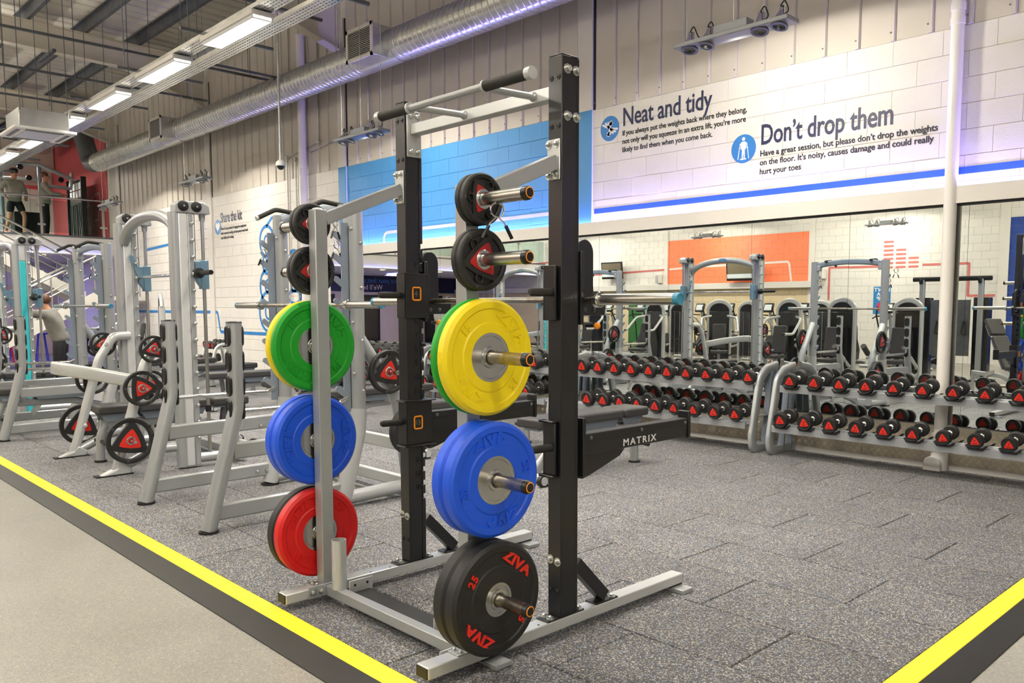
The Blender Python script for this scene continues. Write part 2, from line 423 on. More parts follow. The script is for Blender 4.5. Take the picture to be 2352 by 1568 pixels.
# ================================================================ BACK WALL (dumbbell wall)
wall = struct('wall_back', loc=(0, YW, 0)); wall['label'] = 'painted block wall with metal cladding above'
part('wall_core', MB().bx(-31, 5, YW + .010, YW + .15, ZB, 6.95), 'mortar_white', wall)
ZT, CH, BL = 3.91, .2225, .445
blk_cache = {}
def block(x0, x1, ztop, m, zbot=None):
    z0 = zbot if zbot is not None else ztop - CH
    w, h = round(x1 - x0, 3), round(ztop - z0, 3)
    if w < .03 or h < .02: return
    key = (w, h, m)
    if key not in blk_cache:
        g, c, d = .0012, .0035, .02
        def ring(e, y): return [(-w/2+e*.35, y, -h/2+e), (w/2-e*.35, y, -h/2+e), (w/2-e*.35, y, h/2-e), (-w/2+e*.35, y, h/2-e)]
        vs = ring(g, d) + ring(g, c) + ring(g + c, 0)
        fs = [(i, (i+1) % 4, 4+(i+1) % 4, 4+i) for i in range(4)] + [(4+i, 4+(i+1) % 4, 8+(i+1) % 4, 8+i) for i in range(4)] + [(8, 9, 10, 11)]
        blk_cache[key] = MB().add(vs, fs).mesh('block', angle=20)
    return link('block', blk_cache[key], m, wall, ((x0+x1)/2, random.uniform(-.0015, .001), (ztop+z0)/2))
def blocks(xa, xb, za, m, single=True, ztop=ZT, mbs=None):
    k = 0; z = ztop
    while z > za + .01:
        zb = max(z - CH, za); x = xb + (0.0 if k % 2 else -.2225 + .445) - .445 * (1 if k % 2 == 0 else 0)
        x1 = xb; x0 = xb - (BL if k % 2 else BL / 2)
        while x1 > xa + .02:
            x0 = max(x0, xa)
            if single: block(x0, x1, z, m, zb)
            else:
                w, h, g, c = x1 - x0, z - zb, .0025, .005; cx, cz = (x0+x1)/2, (z+zb)/2
                if w > .03:
                    def ring(e, y): return [(cx-w/2+e, y, cz-h/2+e), (cx+w/2-e, y, cz-h/2+e), (cx+w/2-e, y, cz+h/2-e), (cx-w/2+e, y, cz+h/2-e)]
                    mbs.add(ring(g, YW+.02) + ring(g, YW+c) + ring(g+c, YW), [(i, (i+1) % 4, 4+(i+1) % 4, 4+i) for i in range(4)] + [(4+i, 4+(i+1) % 4, 8+(i+1) % 4, 8+i) for i in range(4)] + [(8, 9, 10, 11)])
            x1 = x0; x0 -= BL
        z -= CH; k += 1
blocks(-7.09, -.9, 2.36, 'block_white'); blocks(-12.87, -7.33, 2.36, 'block_blue'); blocks(-18.52, -13.10, ZT - 9 * CH, 'block_white')
far = MB(); blocks(-24.5, -18.75, 0, 'block_white', False, ZT, far); blocks(-18.52, -13.10, 0, 'block_white', False, ZT - 9 * CH, far); blocks(-.9, 5, 0, 'block_white', False, ZT, far)
o = part('far_blocks', far, 'block_white', wall, angle=20); o['kind'] = 'stuff'
# columns: flat steel flanges flush in the wall
for xa, xb, blue in ((-7.33, -7.09, True), (-13.10, -12.87, True), (-18.75, -18.52, False), (-24.75, -24.5, False)):
    part('column', MB().bx(xa, xb, YW - .03, YW + .06, 2.525 if blue else ZB, 6.4), 'white_paint', wall, bevel=.003)
    if blue: part('column_paint', MB().bx(xa - .001, xb + .001, YW - .032, YW - .02, 2.526, ZT), 'column_blue', wall)
    part('column_gap', MB().bx(xb, xb + .035, YW + .002, YW + .02, ZT, 6.4), 'print_black', wall)
# cladding panels with a rib at the right edge of each
CW = .335
prof = [(-CW/2, .03), (-CW/2, .0), (CW/2 - .05, 0), (CW/2 - .04, -.022), (CW/2 - .012, -.022), (CW/2 - .002, 0), (CW/2 - .002, .03)]
cl_me = MB().prism([(a, -b) for a, b in prof], (0, 0, 0), (1, 0, 0), (0, -1, 0), -3.0, 0.0).mesh('cladding_panel', angle=20)
for (xa, xb) in ((-24.47, -18.75), (-18.48, -13.10), (-12.83, -7.33), (-7.05, 4.8)):
    n = max(1, round((xb - xa) / CW))
    for i in range(n):
        link('cladding_panel', cl_me, 'cladding', wall, (xb - (xb - xa) / n * (i + .5), .004, ZT + .004))
screw = MB()
for i in range(40):
    screw.cyl((-.36 - i * .3345, YW - .016, 3.99), (-.36 - i * .3345, YW - .024, 3.99), .008, 8)
o = part('cladding_screws', screw, 'galv_dark', wall); o['kind'] = 'stuff'
# pink wall on the mezzanine, plain white further left at floor level
part('pink_panel', MB().bx(-31, -25.55, YW - .012, YW + .01, 3.38, 6.6), 'pink_wall', wall)
pk = MB()
for pts in ([(-27.6, 4.35), (-26.6, 4.75), (-26.25, 4.75), (-26.05, 4.35), (-25.6, 4.35)], [(-26.9, 4.0), (-26.4, 4.0), (-26.3, 4.3), (-25.65, 4.2)], [(-26.9, 4.0), (-26.9, 4.45)]):
    pk.sweep(fillet([(x, YW - .013, z) for x, z in pts], .06), [(-.03, 0), (.03, 0), (.03, .004), (-.03, .004)], up=(0, -1, 0))
part('wall_line', pk, 'pink_line', wall)

# painted stripes and lettering (flat paint on the blocks)
YP = YW - .0035
def flat(mb, pts, w, y=YP, r=.09, up=(0, -1, 0)):
    return mb.sweep(fillet([(x, y, z) for x, z in pts], r, 5), [(-w/2, 0), (w/2, 0), (w/2, .0015), (-w/2, .0015)], up=up)
part('painted_stripe', flat(MB(), [(-7.06, 2.665), (5, 2.665)], .062), 'stripe_blue', wall)
part('painted_stripe', flat(MB(), [(-11.75, 2.4), (-11.75, 2.70), (-7.35, 2.70)], .05, r=.12), 'stripe_pale', wall)
U, W3 = (1, 0, 0), (0, 0, 1)
def wtext(s, x, z, size, m, fat=.0, spacing=1.0, y=YP - .001, sx=1.0):
    return part('lettering', text(MB(), s, (x, y, z), U, W3, size, .0008, fat, 'LEFT', spacing=spacing, sx=sx), m, wall)
wtext('Neat and tidy', -6.61, 3.645, .30, 'ink_navy', .004, .98, sx=.79)
for i, l in enumerate(('If you always put the weights back where they belong,', 'not only will you squeeze in an extra lift, you’re more', 'likely to find them when you come back.')):
    wtext(l, -6.61, 3.53 - .098 * i, .084, 'print_black', .0012, .98, sx=.96)
wtext('Don’t drop them', -4.72, 3.165, .29, 'ink_navy', .004, .98, sx=.71)
for i, l in enumerate(('Have a great session, but please don’t drop the weights', 'on the floor. It’s noisy, causes damage and could really', 'hurt your toes')):
    wtext(l, -4.72, 3.045 - .094 * i, .084, 'print_black', .0012, .98, sx=.98)
wtext('Share the kit', -18.12, 3.32, .30, 'ink_navy', .004, .9, sx=.79)
for i, l in enumerate(('When it’s busy, instead of hogging the equipment', 'while someone’s waiting, let them jump in and work', 'a set while you’re resting.')):
    wtext(l, -18.12, 3.16 - .098 * i, .080, 'print_black', .0012, .9, sx=.9)
def disc(x, z, r, m, name='sign_disc', y=YP):
    return part(name, MB().lathe([(0.0001, .0012), (r, .0012), (r, 0)], (x, y, z), (0, -1, 0), 40), m, wall)
disc(-6.81, 3.645, .150, 'sign_blue'); disc(-4.92, 3.15, .150, 'sign_blue'); disc(-18.26, 3.235, .165, 'sign_blue')
def P2(mb, pts, cx, cz, s, y=YP - .0016):
    return mb.prism([(cx + a * s, cz + b * s) for a, b in pts], (0, y, 0), (1, 0, 0), (0, 0, 1), 0, .0008)
# winged barbell
wb = MB()
P2(wb, capsule((-.12, -.42), (.14, .36), .07), -6.81, 3.645, .15)
for s, cx, cy in ((1, .14, .40), (1, -.13, -.46)):
    for a in range(5): P2(wb, [(cx + .12 * math.cos(t) + .1 * math.cos(a * 1.256), cy + .12 * math.sin(t) + .1 * math.sin(a * 1.256)) for t in [i * PI / 5 for i in range(10)]], -6.81, 3.645, .15)
for sg in (-1, 1):
    for k in range(4):
        an = math.radians(150 - k * 26) if sg < 0 else math.radians(-8 - k * 26)
        L_ = .72 - .1 * k
        P2(wb, capsule((sg * .10, -.05 * sg), (sg * .10 + L_ * math.cos(an), -.05 * sg + L_ * .8 * math.sin(an)), .085), -6.81, 3.645, .15)
part('sign_symbol', wb, 'print_white', wall)
# figure on crutches
wb = MB()
P2(wb, [(.13 * math.cos(i * PI / 8), .68 + .13 * math.sin(i * PI / 8)) for i in range(16)], -4.92, 3.15, .15)
P2(wb, [(-.14, .5), (.14, .5), (.24, .38), (.2, -.05), (.14, -.05), (.12, .2), (.12, -.1), (.13, -.66), (.04, -.7), (0, -.2), (-.04, -.7), (-.13, -.66), (-.12, -.1), (-.12, .2), (-.14, -.05), (-.2, -.05), (-.24, .38)], -4.92, 3.15, .15)
for sg in (-1, 1):
    P2(wb, capsule((sg * .27, .36), (sg * .44, -.7), .03), -4.92, 3.15, .15); P2(wb, capsule((sg * .2, .1), (sg * .36, .05), .03), -4.92, 3.15, .15)
P2(wb, capsule((-.2, -.72), (.2, -.72), .05), -4.92, 3.15, .15)
part('sign_symbol', wb, 'print_white', wall)
wb = MB(); hp = []
for i in range(24):
    t = 2 * PI * i / 24; hp.append((.043 * 16 * math.sin(t) ** 3, .043 * (13 * math.cos(t) - 5 * math.cos(2*t) - 2 * math.cos(3*t) - math.cos(4*t)) + .08))
P2(wb, hp, -18.26, 3.235, .165); part('sign_symbol', wb, 'print_white', wall)
# line drawing of plates and lines left of the mirror
ln = MB()
def ring(mb, x, z, r, w): mb.lathe([(r - w/2, 0), (r - w/2, .0015), (r + w/2, .0015), (r + w/2, 0)], (x, YP, z), (0, -1, 0), 32)
for z, r in ((2.80, .30), (2.35, .20), (1.90, .34), (1.38, .40)):
    ring(ln, -15.95, z, r, .065); ring(ln, -15.95, z, r * .36, .05)
    if z < 2.7: ring(ln, -14.85, z, r * 1.05, .065); ring(ln, -14.85, z, r * .36, .05)
part('plate_drawing', ln, 'sign_blue', wall)
ln = MB(); flat(ln, [(-15.95, 3.1), (-15.7, 3.25), (-15.2, 3.25)], .06); flat(ln, [(-24.0, 1.37), (-18.43, 1.37), (-18.3, .93), (-15.95, .93), (-15.95, 1.0)], .065)
flat(ln, [(-22.8, 2.95), (-20.2, 3.05), (-20.2, 1.37)], .065); flat(ln, [(-15.6, 1.1), (-15.1, 1.1)], .065)
part('painted_line', ln, 'sign_blue', wall)

# ---------------------------------------------------------------- ledge with blue LED strip
led = thing('light_ledge', 'long white boxed ledge above the mirrors with blue light strip behind', 'ledge', (-6, YW, 2.37))
part('front_board', MB().bx(-13.1, 5, 7.695, 7.715, 2.372, 2.522), 'white_paint', led, bevel=.003)
part('bottom_board', MB().bx(-13.1, 5, 7.715, YW - .002, 2.372, 2.392), 'white_paint', led)
part('shadow_gap', MB().bx(-13.1, 5, 7.72, YW - .002, 2.362, 2.372), 'print_black', led)
part('led_strip', MB().bx(-13.0, 4.9, 7.74, 7.755, 2.42, 2.43), 'led_strip', led)
for x in (-11.6, -8.6, -5.6, -2.6, .4):
    ld = bpy.data.lights.new('led_light', 'AREA'); ld.shape = 'RECTANGLE'; ld.size = 3.0; ld.size_y = .03; ld.energy = LED_W; ld.color = (.36, .27, 1.0)
    lo = bpy.data.objects.new('led_light', ld); COL.objects.link(lo); lo.parent = led; lo.location = Vector((x, 7.752, 2.44)) - led.location; lo.rotation_euler = (PI + .25, 0, 0)

# ---------------------------------------------------------------- mirror of separate panes
mir = thing('wall_mirror', 'wall of tall mirror panes above the dumbbell racks', 'mirror', (-6, YW, .4))
x1 = -2.613 + 1.085 * 4
pane_me = MB().box((0, 0, 0), (1.082, .006, 1.96)).mesh('mirror_pane')
for k in range(14):
    xa = x1 - 1.085
    o = link('mirror_pane', pane_me, 'mirror', mir, (xa + .5425 + 6, -.022, .98 + .003))
    o.rotation_euler = (-.0021 + random.uniform(-.0004, .0004), 0, random.uniform(-.0004, .0004))
    x1 = xa
part('backing', MB().bx(-13.1, 3, YW - .012, YW + .005, .36, 2.38), 'galv_dark', mir)
kick = struct('baseboard_back'); kick['label'] = 'aluminium tread plate kicking panel and white skirting below the mirrors'
for x0, x1 in ((-13.1, -10.7), (-10.7, -8.3), (-8.3, -5.9), (-5.9, -3.5), (-3.5, -1.1), (-1.1, 1.3)):
    part('kick_plate', MB().bx(x0 + .002, x1 - .002, 7.765, YW, .045, .39), 'tread_plate', kick)
tb = MB()
c_ = .0345
for i in range(int(7.0 / c_)):
    for j in range(-1, 11):
        if (i + j) % 2: continue
        cx, cz = -1.3 - i * c_, .065 + j * c_
        if cz < .065 or cz > .375: continue
        a = PI / 4 if (i // 1 + 0) % 2 == 0 else -PI / 4
        u, v_ = Vector((math.cos(a), 0, math.sin(a))), Vector((-math.sin(a), 0, math.cos(a)))
        for k in range(-2, 3):
            o_ = Vector((cx, 7.765, cz)) + v_ * k * .0088
            tb.add([o_ - u * .020, o_ - v_ * .003, o_ + u * .020, o_ + v_ * .003, o_ + Vector((0, -.003, 0))], [(0, 1, 4), (1, 2, 4), (2, 3, 4), (3, 0, 4)])
o = part('tread_bars', tb, 'tread_bar', kick, angle=10); o['kind'] = 'stuff'
part('skirting', MB().bx(-24.4, 5, 7.742, 7.775, ZB, .048), 'white_paint', kick, bevel=.004)

# ---------------------------------------------------------------- pipes on the wall
def rain_pipe(x, r, zt, lab, boss, cat='pipe'):
    y = YW - .03 - r
    t = thing('rain_pipe', lab, cat, (x, y, 0))
    part('pipe', MB().cyl((x, y, .02), (x, y, zt), r, 24), 'pvc_white', t)
    for z in (3.93, 4.05): part('socket', MB().lathe([(r, -.03), (r + .006, -.028), (r + .006, .028), (r, .03)], (x, y, z), (0, 0, 1), 24), 'pvc_white', t)
    if boss:
        b = MB(); b.lathe([(.001, .0), (r + .02, .0), (r + .02, .15), (r + .008, .2), (r + .008, .29), (r + .02, .30), (r + .02, .33), (r, .34)], (x, y, 0), (0, 0, 1), 24)
        part('floor_socket', b, 'pvc_white', t)
        p = MB(); p.prism([(.075 * math.cos(a), .06 + .07 * math.sin(a)) for a in [PI * i / 10 for i in range(11)]] + [(-.075, 0.0), (.075, 0.0)], (x - .03, y - r - .05, 0), (1, 0, 0), (0, 0, 1), -.07, .0)
        part('access_cap', p, 'pvc_white', t, bevel=.004)
    return t
rain_pipe(-2.755, .055, 6.3, 'thick white downpipe standing in front of the mirrors at right', True)
rain_pipe(-14.22, .075, 6.4, 'white downpipe on the block wall beside the blue panel', False)
cd = thing('conduit_run', 'thin grey electrical conduits with junction boxes on the block wall', 'conduit', (-14.9, YW, 1.2))
for pts in ([(-14.95, .9), (-14.95, 4.32), (-13.75, 4.45), (-13.75, 6.3)], [(-14.62, .9), (-14.62, 4.25), (-13.1, 4.42), (-12.1, 4.52), (-12.1, 6.2)]):
    part('conduit', MB().tube([(x, YW - .03, z) for x, z in pts], .011, 8), 'galvanised', cd)
for x, z in ((-14.95, 4.32), (-14.62, 4.25), (-13.75, 4.45), (-12.1, 4.52)):
    part('junction_box', MB().cyl((x, YW - .002, z), (x, YW - .06, z), .035, 14), 'galvanised', cd)

# ================================================================ CEILING
ceil = struct('ceiling'); ceil['label'] = 'pale profiled roof deck on steel frames'
RX = (-30.5, -24.62, -18.63, -12.98, -7.2, -1.3, 4.6)
def zr(y): return 6.40 + (6.1 - y) * .022                          # rafter soffit
sheet = [(-.5, 0)]
for i in range(3):
    a = -.5 + i / 3
    sheet += [(a + .02, 0), (a + .04, .035), (a + .1, .035), (a + .12, 0)]
sheet += [(.5, 0)]; sheet = sheet + [(x, z + .012) for x, z in reversed(sheet)]
L_ = YW - YF + .2
sh_me = MB().prism(sheet, (0, 0, 0), (1, 0, 0), (0, 0, 1), -L_ / 2, L_ / 2).mesh('roof_sheet', angle=20)
for i in range(37):
    o = link('roof_sheet', sh_me, 'roof_sheet', ceil, (-31 + i + .5, (YW + YF) / 2, zr((YW + YF) / 2) + .715)); o.rotation_euler = (-math.atan(.022), 0, 0)
for x in RX:
    r = MB(); d = .42
    def web(pts):                                                   # I section swept in the YZ plane
        up = [(y, z + dd) for y, z, dd in pts]
        lo = [(y, z) for y, z, dd in pts]
        for k in range(len(pts) - 1):
            (y0, z0), (y1, z1), (y2, z2), (y3, z3) = lo[k], lo[k+1], up[k+1], up[k]
            r.prism([(y0, z0), (y1, z1), (y2, z2), (y3, z3)], (x, 0, 0), (0, 1, 0), (0, 0, 1), -.006, .006)
            r.beam((x, y0, z0), (x, y1, z1), .2, .018, up=(0, 0, 1)); r.beam((x, y3, z3), (x, y2, z2), .2, .018, up=(0, 0, 1))
    web([(7.74, 5.86, .48 + zr(7.74) - 5.86), (6.1, zr(6.1), .48), (0, zr(0), .48), (YF, zr(YF), .48)])
    part('rafter', r, 'rafter_paint', ceil)
y = 7.35
while y > -6:
    z = zr(y) + .50
    zs = [(-.05, .20), (-.05, .185), (.02, .185), (.02, 0), (.09, 0), (.09, .015), (.035, .015), (.035, .20)]
    p = MB().prism(zs, (-31, y, z), (0, 1, 0), (0, 0, 1), 0, 36)
    part('purlin', p, 'purlin_steel', ceil); y -= 1.0

# ================================================================ OTHER WALLS
wf = struct('wall_front', MB().bx(-31, 5, YF - .15, YF - .01, ZB, 6.95), 'mortar_white'); wf['label'] = 'white and orange painted block wall opposite the mirrors'
def fblocks(xa, xb, za, zb, m):
    mb = MB(); k = 0; z = zb
    while z > za + .01:
        z0 = max(z - CH, za); x1 = xb; x0 = xb - (BL if k % 2 else BL / 2)
        while x1 > xa + .02:
            x0 = max(x0, xa); g = .003
            mb.bx(x0 + g, x1 - g, YF - .02, YF, z0 + g, z - g); x1 = x0; x0 -= BL
        z -= CH; k += 1
    o = part('painted_blocks', mb, m, wf); o['kind'] = 'stuff'
fblocks(-31, -18.6, 2.4, 6.9, 'block_white'); fblocks(-18.6, -13.0, 2.4, 3.98, 'block_orange'); fblocks(-18.6, -13.0, 3.98, 6.9, 'block_white')
fblocks(-12.8, -7.45, 0, 6.9, 'block_white'); fblocks(-7.2, 5, 0, 3.98, 'block_navy'); fblocks(-7.2, 5, 3.98, 6.9, 'block_white'); fblocks(-31, -13.0, 0, 2.2, 'beige_wall')
for xa, xb in ((-13.0, -12.8), (-7.45, -7.2), (-18.75, -18.6)): part('column', MB().bx(xa, xb, YF - .02, YF + .03, ZB, 6.4), 'white_paint', wf)
part('white_ledge', MB().bx(-31, -12.6, YF, YF + .18, 2.2, 2.4), 'white_paint', wf, bevel=.004)
fl = MB()
def ffl(pts, w, r=.12): fl.sweep(fillet([(x, YF + .003, z) for x, z in pts], r), [(-w/2, 0), (w/2, 0), (w/2, .002), (-w/2, .002)], up=(0, 1, 0))
ffl([(-30, 3.4), (-22.5, 3.45), (-22.3, 2.85), (-18.7, 2.95)], .07); ffl([(-12.3, 1.8), (-12.3, 2.80), (-10.6, 2.80)], .07, .02); ffl([(-9.45, 2.80), (-8.2, 2.80), (-8.2, 1.9), (-7.5, 1.9)], .07, .02)
part('red_line', fl, 'line_red', wf)
fl = MB(); ffl([(-18.5, 2.95), (-17.2, 3.0), (-13.7, 3.05), (-13.6, 2.4)], .07); part('pale_line', fl, 'line_pale', wf)
eq = MB()
for c, nbar in enumerate((7, 5, 3)):
    for i in range(nbar):
        xx = -10.45 + c * .37; zz = 2.76 + i * .125
        eq.prism(capsule((xx - .12, zz), (xx + .12, zz), .032), (0, YF + .001, 0), (1, 0, 0), (0, 0, 1), -.004, 0)
part('equaliser_bars', eq, 'line_red', wf)
wl = struct('wall_left', MB().bx(-31.15, -31.0, YF, YW, ZB, 6.95), 'white_paint'); wl['label'] = 'white end wall with a red stripe above and beige wall below the mezzanine'
part('red_stripe', MB().bx(-31.0, -30.995, YF, YW, 5.28, 5.40), 'pink_wall', wl); part('beige_panel', MB().bx(-31.0, -30.99, YF, YW - .05, ZB, 2.2), 'beige_wall', wl)
ban = part('navy_banner', MB().bx(-30.99, -30.95, -9, -1.2, 2.22, 2.94), 'banner_navy', wl)
part('lettering', text(MB(), 'ome, put your feet up, chill o', (-30.948, -4.6, 2.72), (0, 1, 0), (0, 0, 1), .30, .001), 'ink_sky', wl)
part('lettering', text(MB(), 'We’ll be right h', (-30.948, -3.9, 2.42), (0, 1, 0), (0, 0, 1), .30, .001), 'ink_cream', wl)
for y in (-2.0, -4.2, -7.6):
    d = struct('door_%d' % (1 + int(-y // 2.2)), MB().bx(-30.985, -30.95, y - .45, y + .45, ZB, 2.05), 'screen_dark'); part('door_frame', MB().bx(-30.985, -30.94, y - .5, y - .45, ZB, 2.1).bx(-30.985, -30.94, y + .45, y + .5, ZB, 2.1).bx(-30.985, -30.94, y - .5, y + .5, 2.05, 2.1), 'black_paint', d)
    part('door_glass', MB().bx(-30.95, -30.945, y - .38, y + .38, .2, 1.95), 'smoked_shroud', d)
wr = struct('wall_right', MB().bx(5.0, 5.15, YF, YW, ZB, 6.95), 'white_paint'); wr['label'] = 'plain white wall behind the photographer'
# ================================================================ SPIRAL DUCT
DY, DZ, DR = 7.22, 5.30, .235
duct = thing('air_duct', 'long spiral galvanised air duct with louvred outlets below the roof', 'duct', (-15, DY, DZ))
d = MB(); prof = []
x = 0.0
segs = [(-24.3, -19.35), (-18.55, -11.25), (-10.35, 4.9)]
for xa, xb in segs:
    prof = [(.0001, 0), (DR, 0)]; n = int((xb - xa) / .115)
    for i in range(1, n):
        p = (xb - xa) * i / n; prof += [(DR, p - .010), (DR + .012, p - .003), (DR + .012, p + .003), (DR, p + .010)]
    prof += [(DR, xb - xa), (.0001, xb - xa)]
    part('spiral_section', MB().lathe(prof, (xa, DY, DZ), (1, 0, 0), 28), 'galvanised', duct)
for xa, xb in ((-19.35, -18.55), (-11.25, -10.35)):
    xm = (xa + xb) / 2
    part('tee_piece', MB().cyl((xa, DY, DZ), (xb, DY, DZ), DR + .012, 28), 'galvanised', duct)
    v = part('outlet_box', MB().bx(xm - .33, xm + .33, DY - .42, DY, DZ - .20, DZ + .24), 'galvanised', duct, bevel=.004)
    part('outlet_frame', MB().bx(xm - .35, xm + .35, DY - .44, DY - .42, DZ + .20, DZ + .25).bx(xm - .35, xm + .35, DY - .44, DY - .42, DZ - .22, DZ - .17).bx(xm - .35, xm - .30, DY - .44, DY - .42, DZ - .22, DZ + .25).bx(xm + .30, xm + .35, DY - .44, DY - .42, DZ - .22, DZ + .25), 'white_paint', v)
    part('outlet_void', MB().bx(xm - .30, xm + .30, DY - .424, DY - .421, DZ - .17, DZ + .20), 'galv_dark', v)
    for i in range(14):
        part('louvre', MB().box((xm, DY - .432, DZ - .157 + i * .0263), (.60, .022, .004), rx=.5), 'white_paint', v)
part('elbow', MB().tube(fillet([(-24.3, DY, DZ), (-24.85, DY, DZ + .05), (-25.3, DY - .1, DZ + 1.0), (-26.0, DY - .2, DZ + 1.15)], .25), DR, 24), 'galv_dark', duct)
part('spiral_section', MB().tube([(-26.0, DY - .2, DZ + 1.15), (-29.0, DY - .2, DZ + 1.15)], DR - .01, 24), 'galvanised', duct)
part('outlet_box', MB().bx(-29.6, -29.0, DY - .5, DY + .1, DZ + .9, DZ + 1.4), 'galvanised', duct, bevel=.004)
for x in (-23, -20, -17, -14, -12, -9.2, -6.5):
    part('hanger_rod', MB().cyl((x, DY - .1, DZ + .2), (x, DY - .1, 6.7), .006, 6), 'galvanised', duct)
duct['label'] = 'long spiral galvanised air duct with louvred outlets below the roof'

# ================================================================ LUMINAIRE ROW WITH CABLE TRAYS
LY, LZ = 4.8, 4.83
tray = thing('cable_tray', 'pair of perforated cable trays carrying the row of ceiling lamps', 'cable tray', (-12, LY, LZ))
for k, yy in enumerate((LY - .14, LY + .26)):
    t = MB().bx(-31, 1, yy - .11, yy + .11, LZ + .10, LZ + .105).bx(-31, 1, yy - .115, yy - .11, LZ + .10, LZ + .15).bx(-31, 1, yy + .11, yy + .115, LZ + .10, LZ + .15)
    part('tray', t, 'galvanised', tray)
holes = MB()
for i in range(300):
    for yy in (LY - .14, LY + .26):
        for dy in (-.075, -.025, .025, .075):
            x = -4 - i * .07 + (.035 if dy in (-.025, .075) else 0); holes.bx(x - .017, x + .017, yy + dy - .006, yy + dy + .006, LZ + .0985, LZ + .1)
o = part('perforation', holes, 'galv_dark', tray); o['kind'] = 'stuff'
for i in range(13):
    x = -4.2 - i * 2.4 + .4
    part('cross_bar', MB().bx(x - .02, x + .02, LY - .5, LY + .75, LZ + .15, LZ + .19), 'galv_dark', tray)
    part('hanger_rod', MB().cyl((x, LY - .40, LZ + .17), (x, LY - .40, 6.9), .007, 6).cyl((x, LY + .45, LZ + .17), (x, LY + .45, 6.9), .007, 6), 'galv_dark', tray)
def luminaire(x, y, z, lab, grp, detail=True, k=1.0, up=False):
    t = thing('strip_lamp', lab, 'lamp', (x, y, z), grp)
    part('housing', MB().bx(x - .74, x + .74, y - .14, y + .14, z + .03, z + .09), 'white_paint', t, bevel=.006)
    part('tube_light', MB().bx(x - .71, x + .71, y - .115, y + .115, z + .012, z + .03), 'lamp_tube', t)
    if detail:
        for i in range(24): part('louvre', MB().bx(x - .70 + i * .0609 - .002, x - .70 + i * .0609 + .002, y - .12, y + .12, z - .008, z + .03), 'white_anodised', t)
        part('louvre_rail', MB().bx(x - .72, x + .72, y - .125, y - .115, z - .01, z + .03).bx(x - .72, x + .72, y + .115, y + .125, z - .01, z + .03), 'white_anodised', t)
    ld = bpy.data.lights.new('strip_light', 'AREA'); ld.shape = 'RECTANGLE'; ld.size = 1.4; ld.size_y = .24; ld.energy = LAMP_W * k; ld.color = (1.0, .94, .84)
    if z < 5: ld.spread = math.radians(118)
    lo = bpy.data.objects.new('strip_light', ld); COL.objects.link(lo); lo.parent = t; lo.location = (0, 0, -.02)
    if up:  # extra upward fill, added to brighten the roof and soften shadows
        ud = bpy.data.lights.new('added_up_fill', 'AREA'); ud.shape = 'RECTANGLE'; ud.size = 1.4; ud.size_y = .2; ud.energy = UP_W; ud.color = (1.0, .93, .82)
        uo = bpy.data.objects.new('added_up_fill', ud); COL.objects.link(uo); uo.parent = t; uo.location = (0, 0, .12); uo.rotation_euler = (PI, 0, 0)
ORD = ('first', 'second', 'third', 'fourth', 'fifth', 'sixth', 'seventh', 'eighth', 'ninth', 'tenth', 'eleventh', 'twelfth')
ords = ('nearest the camera', 'second', 'third', 'fourth', 'fifth', 'sixth', 'seventh', 'farthest')
for i in range(11):
    x = -3.0 - i * 2.4
    luminaire(x, LY - .14, LZ, 'louvred strip lamp on the cable tray, %s from the right end' % ORD[i], 'strip lamps along the cable tray', 2 <= i <= 8)
for r, y in enumerate((1.2, -2.6, -6.4)):  # out-of-view lamp rows, added to light the rest of the room
    for i in range(5):
        luminaire(2.5 - i * 7.2, y, 5.6, 'added unseen strip lamp over the %s, %s from the right' % (('aisle', 'machines', 'cardio row')[r], ORD[i]), 'added unseen strip lamps over the rest of the room', False, 1.6, r != 1)
for i, (x, y) in enumerate(((-28.2, 5.9), (-28.2, 3.0), (-28.2, -2.0), (-28.2, -6.6))):  # extra lamps added because the mezzanine came out too dim
    luminaire(x, y, 5.5, 'added strip lamp brightening the mezzanine, %s from the mirror wall' % ORD[i], 'added strip lamps over the mezzanine', False)
# loose unistrut rails hung under the roof
rods = thing('hanging_rails', 'thin dark steel rails and drop rods strung below the roof', 'rails', (-16, 4.5, 6.2))
for (x, ya, yb, z) in ((-15.2, 3.2, 7.6, 5.75), (-17.4, 3.4, 7.3, 5.7), (-20.6, 2.8, 6.5, 5.9), (-13.9, 5.4, 7.7, 5.45), (-12.2, 3.6, 7.0, 6.0), (-22.8, 3.0, 6.2, 5.8)):
    part('rail', MB().bx(x - .02, x + .02, ya, yb, z, z + .04), 'galv_dark', rods)
    for y in (ya + .3, (ya + yb) / 2, yb - .4): part('drop_rod', MB().cyl((x, y, z), (x, y, 6.9), .006, 6), 'galv_dark', rods)
for (x, y, z) in ((-19.4, 3.0, 6.25), (-19.0, 3.8, 6.2), (-18.2, 4.6, 6.2)):
    part('strut_piece', MB().bx(x - .5, x + .5, y - .03, y + .03, z, z + .05), 'purlin_steel', rods); part('drop_rod', MB().cyl((x, y, z), (x, y, 5.3), .006, 6), 'galv_dark', rods)

